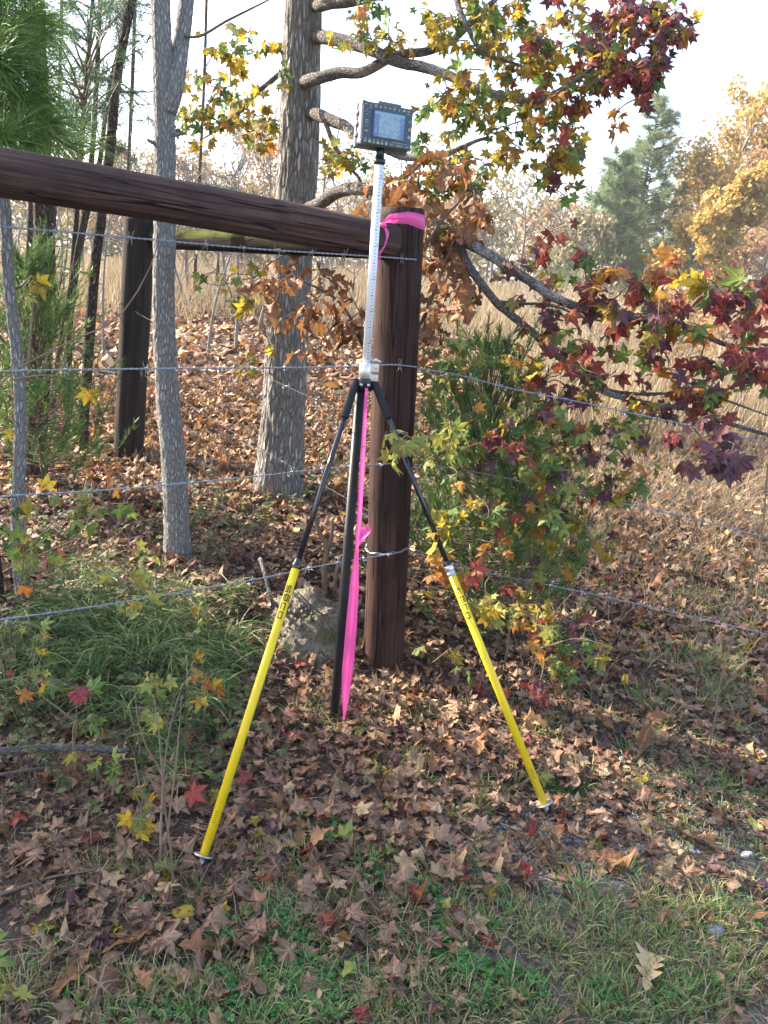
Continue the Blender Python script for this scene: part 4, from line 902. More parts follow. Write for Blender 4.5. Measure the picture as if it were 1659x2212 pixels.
# pine boughs: tufts of needles on drooping twigs
def tufts(g, C, Dr, n, L, W, spread=.75, droop=.25, segs=3):
    m = len(C); P0 = np.repeat(C, n, 0) ; D_ = nrm(np.repeat(Dr, n, 0) + rng.normal(size=(m * n, 3)) * spread)
    P0 = P0 - np.repeat(Dr, n, 0) * (rng.random((m * n, 1)) * L * .45)
    blades(g, P0, D_, L * (.7 + .4 * rng.random(m * n)), W, droop * (.4 + rng.random(m * n)), segs); return g
def bough_tree(label, trunk_px, tips, needle, L, W, n, mat, cat='tree', name='young_pine', segs=3):
    b = P(*trunk_px[0]); b[2] = float(H(b[0], b[1])); t = Thing(name, b, label, cat); q = spline(np.array([b - UPV * .05] + [P(*p) for p in trunk_px]), 50)
    g = Geo(); tube(g, q, np.linspace(.028, .012, 50), 12, bark_disp(.002, 9, 50)); t.part('trunk', g, MAT['bark_p'])
    gt = Geo(); gn = Geo()
    for (x, y, Y, r) in tips:
        c = P(x, y, Y); s_ = q[np.argmin(np.linalg.norm(q - c, axis=1) + .0)]
        pts = spline(np.array([s_, (s_ + c) / 2 + UPV * .06, c]), 8); tube(gt, pts, np.linspace(.009, .003, 8), 6)
        d = nrm(c - s_ + UPV * .15); k = int(r); C = np.array([pts[int(i)] for i in np.linspace(4, 7, k)]) + rng.normal(size=(k, 3)) * .03
        tufts(gn, C, nrm(d + rng.normal(size=(k, 3)) * .45), n, L, W, .7, .35, segs)
    t.part('boughs', gt, MAT['twig'], kind='stuff'); t.part('needles', gn, MAT[mat], smooth=False, kind='stuff'); return t
bough_tree('young pine with long bright green needles leaning over the brown rail', [(-60, 700, 3.0), (-50, 350, 3.0), (-20, 100, 3.0), (0, -200, 3.0)],
           [(30,110,2.85,4), (60,75,2.95,3), (15,190,2.8,4), (70,160,2.95,4), (40,240,2.8,4), (85,250,2.95,3), (50,310,2.75,4), (20,60,3.0,3), (-20,150,2.8,3), (90,40,3.1,3), (130,290,2.9,2), (10,300,2.75,3), (150,320,3.0,2), (60,20,3.1,3)], True, .2, .003, 95, 'needle')
tips = [(110 + 230 * rng.random(), 340 * rng.random() ** 1.2, 5 + 3.5 * rng.random(), 3) for _ in range(46)] + [(20 + 110 * rng.random(), 330 * rng.random(), 5 + 2 * rng.random(), 3) for _ in range(22)]
bough_tree('blue green pine with sparse boughs standing behind the slim trunks', [(150, 830, 6.6), (170, 400, 6.6), (200, 0, 6.7), (215, -250, 6.7)], tips, True, .19, .004, 34, 'needle2', segs=2)
bough_tree('small pine with thin boughs between the slim trunk and the sweetgum', [(470, 690, 16), (474, 500, 16), (478, 430, 16)], [(400 + 110 * rng.random(), 380 + 120 * rng.random(), 16, 3) for _ in range(16)], True, .25, .007, 20, 'needle2', segs=2)

# ------------------------------------------------------------------ cedars
def cedar(name, label, b, h, wd, npl, mat='cedar', lo=.1):
    t = Thing(name, b, label, 'shrub'); g = Geo(); tube(g, np.array([b - UPV * .05, b + UPV * h * .5, b + UPV * h * .9]), [.016, .010, .003], 8); t.part('trunk', g, MAT['twig'])
    gn = Geo(); gb = Geo()
    for k in range(npl):
        u = lo + (1 - lo) * rng.random(); a = rng.random() * 6.28; out = wd * (1 - u) ** .5 * (.25 + .75 * rng.random()) * (.75 + .5 * math.sin(a * 3 + h * 7) ** 2)
        s_ = b + UPV * h * u * .85; c = b + UPV * (h * u) + np.array([math.cos(a), math.sin(a), 0]) * out
        c[1] = max(c[1], b[1] - .24); d = nrm(np.array([math.cos(a) * .5, abs(math.sin(a)) * .5 if math.sin(a) < 0 else math.sin(a) * .5, .9]) + rng.normal(size=3) * .25); L = .1 + .24 * rng.random() ** 2
        tube(gb, np.array([s_, (s_ + c) / 2 - UPV * .02, c, c + d * L]), [.004, .003, .002, .001], 4, cap=False)
        m = 46; tt = rng.random(m); P0 = c + d * (L * tt)[:, None]; D_ = nrm(d + rng.normal(size=(m, 3)) * .55)
        blades(gn, P0, D_, .035 + .04 * rng.random(m) * (1.2 - tt), .0042, -.1, 2, np.clip(rng.random() * .7 + .3 * rng.random(m), 0, 1))
    t.part('branches', gb, MAT['twig'], kind='stuff'); t.part('sprays', gn, MAT[mat], smooth=False, kind='stuff'); return t
cb = G(1005, 1330); cedar('cedar_shrub', 'feathery green cedar shrub growing just right of the corner post', np.array([cb[0], 3.35, H(cb[0], 3.35)]), 1.25, .52, 300, lo=.08)
cb2 = P(1120, 1150, 3.55); cedar('cedar_shrub', 'lower cedar shrub half hidden behind the sapling leaves', np.array([cb2[0], 3.55, H(cb2[0], 3.55)]), .8, .4, 150, lo=.08)
cedar('cedar_shrub', 'dark cedar shrub in front of the broad pine trunk', np.array([P(85, 900, 4.2)[0], 4.2, H(-1.8, 4.2)]), 1.3, .42, 260, lo=.15)

# ------------------------------------------------------------------ oak sapling with brown leaves, behind the post
ob = np.array([P(840, 1250, 3.6)[0], 3.6, 0]); ob[2] = H(ob[0], ob[1]); ok_ = Thing('oak_sapling', ob, 'oak sapling covered in withered brown leaves behind the corner post', 'tree')
oks = []
for pts in ([(840,1200,3.6),(850,900,3.6),(880,600,3.6),(900,420,3.55),(910,340,3.55)], [(846,900,3.6),(790,760,3.6),(730,650,3.65),(640,600,3.7)], [(855,800,3.6),(930,650,3.55),(980,520,3.5)], [(870,640,3.6),(960,470,3.5),(1030,400,3.5)]):
    p0 = np.array([P(*q) for q in pts]); 
    if pts[0][1] == 1200: p0 = np.concatenate([[ob - UPV * .05], p0])
    q = spline(p0, 40); oks.append(q[6:]); g = Geo(); tube(g, q, np.linspace(.013, .004, 40), 8); ok_.part('stem', g, MAT['twig'])
BR = {'ok': 1}; leafy(ok_, oks, [(a_, b_, c_ * 1.1, d_ * 1.1, e_, f_, max(1, int(n_ * .72)), k_, z_) for a_, b_, c_, d_, e_, f_, n_, k_, z_ in [(690,640,110,60,3.5,3.8,18,BR,.057), (740,700,70,55,3.5,3.75,11,BR,.057), (620,600,50,30,3.55,3.8,4,BR,.057), (700,760,50,30,3.5,3.7,4,BR,.057), (920,390,95,45,3.4,3.7,13,BR,.057), (980,450,80,60,3.4,3.7,12,BR,.057), (955,570,60,100,3.35,3.6,22,BR,.057), (1000,560,60,110,3.4,3.7,10,{'ok':3,'lg':1},.057), (780,430,30,40,3.6,3.8,4,BR,.057), (930,720,50,70,3.3,3.6,10,BR,.057), (990,820,60,70,3.3,3.6,5,BR,.057)]], 'oak', (3, 6), 300, face=.4)

# ------------------------------------------------------------------ sapling thickets
def sapling(label, stems, regs, cat='sapling', r0=.006, mat='twig_r', mp=300, nl=(2, 6), face=.45, name='sweetgum_sapling'):
    gb = stems[0][0]; b = G(gb[0], gb[1]) if len(gb) == 2 else P(*gb); b[2] = float(H(b[0], b[1])); t = Thing(name, b, label, cat); sk_ = []
    for i, stm in enumerate(stems):
        pts = [G(*q) if len(q) == 2 else P(*q) for q in stm]
        if i == 0: pts[0] = b - UPV * .02
        q = spline(np.array(pts), 36); q = q + .006 * (np.stack([vnoise(q * 14, k) for k in (1, 2, 3)], -1) - .5); sk_.append(q[8:]); g = Geo(); tube(g, q, np.linspace(r0, r0 * .3, 36), 7); t.part('stem', g, MAT[mat]); r0 *= .8
    leafy(t, sk_, regs, nl=nl, max_parts=mp, twig=mat, face=face, tr=.0016); return t
GP = {'lg': 4, 'lp': 3, 'ly': 1.2, 'lo': .3}; GM = {'lg': 3, 'lp': 2, 'lu': 1.2, 'lr': .8, 'lo': .7, 'ly': 1}
sapling('sweetgum sapling with green and pale yellow leaves beside the corner post', [[(1090, 1445), (1095, 1400, 2.85), (1112, 1280, 2.85), (1150, 1150, 2.85), (1190, 1020, 2.9)], [(1112, 1280, 2.85), (1060, 1120, 2.8), (960, 1000, 2.7), (880, 940, 2.6)], [(1100, 1330, 2.85), (1200, 1200, 2.9), (1280, 1080, 2.9)], [(1105, 1300, 2.85), (1030, 1230, 2.7), (960, 1215, 2.6)]],
        [(870,950,45,40,2.42,2.6,5,{'lp':1},.046), (960,960,80,60,2.6,2.85,11,{'lg':3,'lp':2},.042), (1060,950,100,80,2.7,3.0,20,GM,.046), (1180,950,100,90,2.75,3.05,24,GM,.048), (940,1150,40,35,2.4,2.55,4,{'lp':2,'ly':1},.046), (1000,1080,70,60,2.6,2.9,7,GM,.042), (1120,1100,100,70,2.7,2.95,17,GM,.046), (1250,1050,90,70,2.75,3.0,17,GM,.046), (975,1235,40,30,2.42,2.55,5,{'lo':2,'ly':1,'lr':.5},.044), (1060,1290,60,50,2.5,2.7,7,{'lp':2,'ly':2},.042), (1180,1230,90,50,2.7,2.9,9,GM,.042), (1100,1180,60,40,2.65,2.85,4,{'lo':2,'lp':1},.042), (960,800,60,90,2.95,3.2,8,{'lp':2,'lg':2},.04), (1080,830,80,90,2.95,3.2,11,{'lp':2,'lg':2,'ly':1,'lo':.5},.042), (1350,1000,110,110,2.8,3.1,13,GM,.044), (1300,1150,90,60,2.7,2.95,6,GM,.04), (1220,1140,120,60,2.75,2.95,10,{'lp':2,'ly':2,'lo':1,'lr':.6},.042)])
sapling('low sweetgum sprout with mixed green and purple leaves near the right leg', [[(1150, 1480), (1170, 1400, 2.6), (1200, 1330, 2.6)], [(1170, 1400, 2.6), (1250, 1380, 2.55), (1330, 1400, 2.5)]],
        [(1230,1380,110,70,2.4,2.75,16,GM,.04), (1150,1330,60,50,2.5,2.75,8,{'ly':2,'lp':1,'lo':1},.038), (1250,1460,70,40,2.35,2.55,5,{'lg':2,'lu':1},.036), (1130,1490,40,30,2.4,2.5,3,{'lu':1,'lr':1},.04)], r0=.004)
sapling('small sprout with two large pale green leaves at the post foot', [[(940, 1470), (935, 1420, 2.62), (915, 1400, 2.6)], [(935, 1430, 2.62), (975, 1400, 2.6)]], [(912, 1405, 10, 8, 2.5, 2.6, 1, {'lp': 1}, .045), (972, 1405, 14, 10, 2.5, 2.6, 2, {'lp': 2, 'ly': 1}, .042), (1018, 1455, 10, 8, 2.5, 2.55, 1, {'lg': 1}, .04)], r0=.003, nl=(1, 3))
# left side
sapling('bare arching twig sapling with yellow leaves beside the slender trunk', [[(-30, 1100), (-60, 950, 2.4), (0, 830, 2.4), (150, 740, 2.4), (250, 690, 2.45), (310, 610, 2.5), (345, 520, 2.55)], [(62, 790, 2.4), (68, 700, 2.4), (80, 600, 2.4)], [(30, 820, 2.4), (110, 810, 2.4), (190, 830, 2.4)], [(-40, 960, 2.3), (0, 930, 2.3), (40, 920, 2.3)]],
        [(80,590,22,12,2.3,2.4,2,{'ly':1},.045), (72,635,10,12,2.3,2.4,1,{'lp':1},.042), (190,835,14,12,2.3,2.4,1,{'ly':1},.045), (35,915,16,12,2.15,2.25,1,{'ly':2,'lo':1},.05), (5,740,10,20,2.3,2.4,1,{'lg':1},.05)], r0=.006, nl=(1, 3))
LG_ = {'lg': 4, 'lp': 2, 'ly': .6, 'lo': .3, 'lr': .2}
sapling('leafy green sweetgum sprout under the lowest wire at the slender trunk', [[(60, 1290), (50, 1200, 2.5), (60, 1080, 2.55)], [(50, 1200, 2.5), (150, 1100, 2.6), (220, 1080, 2.7)]], [(60,1120,70,80,2.4,2.7,8,LG_,.04), (200,1090,90,40,2.6,2.9,6,LG_,.042), (40,1210,50,50,2.3,2.6,6,LG_,.04), (190,1215,15,12,2.35,2.45,1,{'lp':1},.04), (330,1275,12,8,2.2,2.3,1,{'lp':1},.045)], r0=.005)
sapling('thin sprout with drooping pale yellow leaves among the pine seedlings', [[(345, 1880), (352, 1700, 1.95), (370, 1560, 2.0), (415, 1430, 2.05)], [(352, 1680, 1.95), (300, 1560, 1.95), (290, 1490, 2.0)]], [(420,1430,14,25,2.0,2.1,3,{'lp':2,'ly':1},.034), (300,1490,40,40,1.9,2.1,5,{'lp':2,'lg':1},.03), (440,1490,30,20,1.95,2.1,3,{'lo':2,'ly':1},.032), (350,1560,50,40,1.9,2.05,4,{'lp':3,'lg':1},.032)], r0=.0045, nl=(1, 4))
sapling('sprout with red green and yellow leaves low in the left grass', [[(150, 1650), (165, 1560, 2.0), (170, 1480, 2.0)], [(165, 1560, 2.0), (90, 1500, 2.0), (70, 1420, 2.05)]], [(175,1490,25,18,1.9,2.0,2,{'lr':1},.04), (185,1520,12,8,1.9,2.0,1,{'lg':1,'lp':1},.045), (90,1490,40,30,1.95,2.1,3,LG_,.036), (85,1350,30,30,2.05,2.2,3,{'ly':1,'lp':1},.036), (180,1640,30,20,1.75,1.85,3,{'lp':2,'lg':1},.034)], r0=.004, nl=(1, 3))
sapling('tall twiggy sprout standing in front of the left yellow leg', [[(375, 1915), (362, 1780, 1.62), (352, 1700, 1.65), (345, 1600, 1.7), (330, 1500, 1.75)], [(360, 1760, 1.62), (310, 1720, 1.6), (290, 1640, 1.62)], [(362, 1800, 1.6), (380, 1650, 1.65), (395, 1500, 1.72)]], [(275,1735,35,25,1.55,1.65,3,{'lp':2,'ly':1},.036), (300,1790,20,20,1.55,1.62,2,{'lp':1,'ly':1},.036), (405,1700,10,10,1.65,1.7,1,{'lr':1},.036), (260,1630,40,40,1.6,1.7,3,{'lg':1,'lp':1},.03)], r0=.0045, nl=(1, 3))
sapling('large pale green sweetgum sprout at the left edge of the grass', [[(-60, 2230), (-70, 2140, 1.02), (-55, 2060, 1.02), (10, 2040, 1.0)], [(-70, 2140, 1.02), (-10, 2120, 1.0)]], [(0,2055,10,8,.95,1.0,1,{'lp':1,'lg':1},.05), (15,2125,10,8,.95,1.0,1,{'lp':2,'ly':1},.045), (-50,2090,20,20,1,1.05,2,LG_,.045)], r0=.004, nl=(1, 3))

for k, (px, py) in enumerate(((110, 1400), (260, 1340), (60, 1480), (330, 1500), (210, 1580), (430, 1360), (120, 1250), (300, 1230))):
    sapling(['green star leaved sprout poking through the pine seedlings', 'small sprout with pale green star leaves among the pine needles'][k % 2], [[(px, py + 60), (px + 5, py + 20, G(px, py + 60)[1] - .03), (px + 12, py - 30, G(px, py + 60)[1] - .05)]], [(px, py - 15, 45, 35, G(px, py + 60)[1] - .15, G(px, py + 60)[1] + .02, 4, [LG_, {'lp': 3, 'ly': 1, 'lg': 1}][k % 2], .036)], r0=.003, nl=(2, 4)).o['group'] = 'star leaved sprouts in the left undergrowth'

# low vine leaves behind the wire
def vines(label, cx, cy, rx, ry, n, name='low_vine', cl={'lv': 1}, sz=.028):
    rec = []; gt = Geo(); b = G(cx, cy); t = Thing(name, b, label, 'vine')
    for k in range(n):
        a = rng.random() * 6.28; q = math.sqrt(rng.random()); p_ = G(cx + rx * q * math.cos(a), cy + ry * q * math.sin(a)); hh = .04 + .22 * rng.random(); d = nrm(np.array([rng.normal() * .5, rng.normal() * .5, 1]))
        pts = np.array([p_ - UPV * .01, p_ + d * hh * .5, p_ + d * hh + np.array([rng.normal() * .05, 0, -.01])]); tube(gt, pts, [.0018, .0014, .0008], 4, cap=False)
        for j in range(int(rng.integers(3, 7))):
            u = .3 + .7 * rng.random(); pp = pts[1] * (1 - u) + pts[2] * u; tip = np.array([rng.normal(), rng.normal(), .1]); nor = UPV + rng.normal(size=3) * .45
            rec.append((pp, rotset(tip[None], nor[None])[0], sz * (.7 + .7 * rng.random()), pick(cl, 1)[0], 'oval'))
    t.part('runners', gt, MAT['twig'], kind='stuff'); place_leaves(t, rec, 120)
vines('dark green low vine spreading round the foot of the slim trunk', 460, 1150, 130, 75, 95)
vines('low green vine by the foot of the sweetgum trunk', 690, 1060, 80, 60, 40)
vines('sprawling dark vine under the third wire at the left', 150, 1160, 150, 60, 60)
vines('tangled weeds with small oval leaves beside the left leg', 470, 1620, 110, 90, 60, sz=.022)
vines('tangled green weeds round the pine seedlings', 190, 1430, 190, 160, 230, sz=.03)
vines('leafy weeds in front of the lichen covered branch', 130, 1700, 130, 60, 40, sz=.022)
vines('low leafy weeds under the cedar by the post foot', 1010, 1330, 90, 70, 50, sz=.024)
vines('small vine with oval leaves climbing by the black pole', 720, 900, 40, 60, 14, sz=.034)

# pine seedlings: tufts of long green needles
def seedling(px, py, label, n=130, L=.2, h=.12):
    n = int(n * 1.2); h = h * (.6 + 1.2 * rng.random()); lean = rng.normal(size=2) * .45
    b = G(px, py); t = Thing('pine_seedling', b, label, 'pine seedling', 'pine seedlings in the left grass'); g = Geo(); tube(g, np.array([b - UPV * .02, b + UPV * h]), [.005, .003], 6); t.part('stem', g, MAT['twig'])
    gn = Geo(); C = b + UPV * (h * rng.random((n, 1))); a = rng.random(n) * 6.283; e = .25 + .9 * rng.random(n); D_ = np.stack([np.cos(a) + lean[0], np.sin(a) + lean[1], e * (.3 + .9 * rng.random(n))], -1)
    blades(gn, C + rng.normal(size=(n, 3)) * [.035, .035, .01], D_, L * (.5 + .8 * rng.random(n)), .0028, .3 + .7 * rng.random(n), 4); t.part('needles', gn, MAT['needle_d'], smooth=False, kind='stuff')
for (x, y, n, L) in [(215,1300,190,.22), (350,1400,240,.24), (420,1440,140,.2), (300,1500,170,.22), (120,1330,150,.2), (250,1420,150,.22), (330,1620,150,.2), (440,1560,140,.2), (520,1390,120,.18), (400,1330,130,.2), (170,1480,130,.2), (285,1590,80,.16), (380,1720,70,.15), (30,1430,110,.2), (470,1500,110,.18), (210,1540,140,.22), (310,1450,140,.22), (140,1400,140,.22), (500,1310,90,.17), (60,1380,150,.2), (180,1350,150,.22), (280,1350,150,.22), (380,1490,150,.22), (100,1480,150,.2), (230,1480,160,.22), (20,1540,120,.2), (340,1330,130,.2), (450,1400,120,.2), (480,1450,120,.2)]:
    seedling(x, y, 'tuft of long green pine needles growing low in the left grass', n, L)

# ------------------------------------------------------------------ ground cover
def inview(x, y, m=.8): return np.abs(x) < .56 * y + .22 + m
def dens(x, y):                                      # how thickly leaves lie
    n = fbm(np.stack([x * 1.9 + 7, y * 1.9, x * 0], -1), 3, 21); near = sstep(1.25, 1.9, y + .3 * (n - .45))
    right = (sstep(.1, .7, x) * (1 - sstep(1.9, 2.3, y)) * .25 + sstep(.8, 1.5, x) * (1 - sstep(2.7, 3.6, y)) * .3)
    return np.clip(.48 + .52 * near - right * .7, .1, 1) * np.clip(.4 + 1.5 * (n - .28) * 2, .2 + .5 * sstep(1.6, 2.4, y), 1.2)
def litter():
    N0 = 19500; x = rng.uniform(-3.0, 3.0, N0); y = rng.uniform(.85, 4.4, N0); ok = inview(x, y) & (rng.random(N0) < dens(x, y)); x, y = x[ok], y[ok]
    n = len(x); lay = rng.random(n); z = H(x, y) + .004 + .04 * lay ** 1.5 * np.clip(dens(x, y), .2, 1)
    pos = np.stack([x, y, z], -1); a = rng.random(n) * 6.283
    tip = np.stack([np.cos(a), np.sin(a), rng.normal(size=n) * .13], -1); nor = np.stack([rng.normal(size=n) * .24, rng.normal(size=n) * .24, np.where(rng.random(n) < .75, 1.0, -1.0)], -1); Rm = rotset(tip, nor)
    s_ = np.where(y > 3.2, .05, .046) * (.5 + .8 * rng.random(n)); cls = rng.choice(['lb', 'lt', 'lr', 'ly', 'lu', 'lp', 'ok'], n, p=[.73, .12, .025, .02, .035, .01, .06])
    kind = np.where(cls == 'ok', 'oak', np.where((cls == 'lb') & (rng.random(n) < .2), 'oval', 'curl'))
    s_ = np.where(cls == 'ok', s_ * 1.15, np.where(kind == 'oval', s_ * 1.05, s_)) * .93
    px, py, d = proj(pos); seen = (px > 5) & (px < 1655) & (py > 900) & (py < 2205)
    sc_ = np.where(seen, s_ / d, 0) * (.6 + .6 * lay); top = np.argsort(-sc_)[:300]; ind = np.zeros(n, bool); ind[top] = True
    nm = {'lb': ('curled dry brown star shaped leaf lying on the ground', 'curled brown fallen leaves'), 'lt': ('pale tan dry star shaped leaf lying on the ground', 'pale tan fallen leaves'), 'lr': ('red star shaped leaf fallen on the ground', 'red fallen leaves'), 'ly': ('yellow star shaped leaf fallen on the ground', 'yellow fallen leaves'),
          'lo': ('narrow oval brown leaf lying on the ground', 'narrow oval fallen leaves'), 'lu': ('dark purple star shaped leaf fallen on the ground', 'purple fallen leaves'), 'lp': ('pale green star shaped leaf fallen on the ground', 'green fallen leaves'), 'ok': ('long lobed brown oak leaf lying on the ground', 'fallen oak leaves')}
    for i in top:
        me = leaf_mesh(kind[i], int(rng.integers(len(TEMP[kind[i]]))), cls[i]); o = link('fallen_leaf', me); o.matrix_world = m4(pos[i] + UPV * .008, Rm[i], s_[i]); nq = nm['lo' if kind[i] == 'oval' else cls[i]]; tagobj(o, nq[0], 'leaf', nq[1])
    parts = []
    for c_ in ('lb', 'lt', 'lr', 'ly', 'lu', 'lp', 'ok'):
        for kd in ('oak', 'curl', 'oval'):
            ix = np.where((cls == c_) & (kind == kd) & ~ind)[0]
            if len(ix): g = Geo(); scatter(g, TEMP[kd], pos[ix], Rm[ix], s_[ix]); parts.append((g, MAT[c_]))
    # broken bits and half rotted scraps under the whole leaves
    m = 15000; xx = rng.uniform(-2.2, 2.4, m); yy = rng.uniform(1.0, 4.0, m); k = inview(xx, yy); xx, yy = xx[k], yy[k]; m = len(xx); aa = rng.random(m) * 6.283
    Rb = rotset(np.stack([np.cos(aa), np.sin(aa), 0 * aa], -1), np.stack([rng.normal(size=m) * .3, rng.normal(size=m) * .3, np.ones(m)], -1)); pb = np.stack([xx, yy, H(xx, yy) + .004 + .008 * rng.random(m)], -1); cb_ = rng.random(m)
    for c_, k in (('lb', cb_ < .75), ('lt', cb_ >= .75)):
        g = Geo(); scatter(g, BIT, pb[k], Rb[k], .006 + .014 * rng.random(k.sum()) ** 1.5); parts.append((g, MAT[c_]))
    # farther litter, leaves simplified
    for (N1, y0, y1, sz, tm) in ((13000, 4.3, 8.0, .052, CURL), (12000, 8.0, 17.0, .075, BIT)):
        y = np.sqrt(rng.uniform(y0 ** 2, y1 ** 2, N1)); x = rng.uniform(-1, 1, N1) * (.56 * y + .4); keep = (x < .12 * y + .3) | (y < 5.5) | (rng.random(N1) < .25); x, y = x[keep], y[keep]; n = len(x)
        pos = np.stack([x, y, H(x, y) + .01 + .04 * rng.random(n)], -1); a = rng.random(n) * 6.283
        Rm = rotset(np.stack([np.cos(a), np.sin(a), rng.normal(size=n) * .3], -1), np.stack([rng.normal(size=n) * .5, rng.normal(size=n) * .5, np.ones(n)], -1))
        cl = rng.choice(['lb', 'lt', 'ok'], n, p=[.55, .2, .25])
        for c_ in ('lb', 'lt', 'ok'):
            ix = np.where(cl == c_)[0]; g = Geo(); scatter(g, tm, pos[ix], Rm[ix], sz * (.7 + .6 * rng.random(len(ix)))); parts.append((g, MAT[c_]))
    o = link('leaf_litter', multi('leaf_litter', parts, (0, 0, 0))); tagobj(o, 'deep brown leaf litter covering the ground round the fence', 'leaf litter', kind='stuff')
litter()
def special_leaf(px, py, cls, kind, size, ang, label, lift=.03, i=0, tilt=(0, 0)):
    p_ = G(px, py) + UPV * lift; Rm = rotset(np.array([[math.cos(ang), math.sin(ang), .05]]), np.array([[tilt[0], tilt[1], 1.0]]))[0]
    c = TEMP[kind][i][0].mean(0) * size; o = link('fallen_leaf', leaf_mesh(kind, i, cls)); o.matrix_world = m4(p_ - Rm @ c, Rm, size); tagobj(o, label, 'leaf')
special_leaf(1395, 2115, 'lt', 'oak', .075, 1.2, 'broad tan oak leaf lying flat in the grass near a pebble', i=0, tilt=(0, -.3))
special_leaf(545, 2025, 'lt', 'curl', .05, .4, 'speckled cream star leaf lying on a purple leaf', i=0)
special_leaf(395, 1990, 'ly', 'oval', .075, 2.6, 'mottled yellow oval leaf lying on brown leaves', i=1)
special_leaf(60, 1605, 'lo', 'star', .05, .8, 'bright orange star leaf resting on the lichen covered branch', lift=.185, i=2, tilt=(0, -.6))
special_leaf(220, 2150, 'lb', 'star', .085, .5, 'very large reddish brown star leaf in the lower left grass', i=3, tilt=(.1, -.2))
special_leaf(1035, 1835, 'lt', 'curl', .046, 2.0, 'cream star leaf on the gravel below the right foot plate', i=1)
special_leaf(1080, 1745, 'lt', 'curl', .06, 1.7, 'large folded tan leaf left of the right foot plate', i=2)
special_leaf(690, 1780, 'lr', 'curl', .036, .7, 'bright red leaf with a yellow edge on the brown litter', i=1)
special_leaf(405, 1700, 'lr', 'star', .036, 4.4, 'crimson star leaf in the grass beside the left leg', lift=.06, i=1, tilt=(0, -.8))
special_leaf(120, 1700, 'lr', 'curl', .036, 2.0, 'small scarlet leaf lying left of the sprouts', i=4)

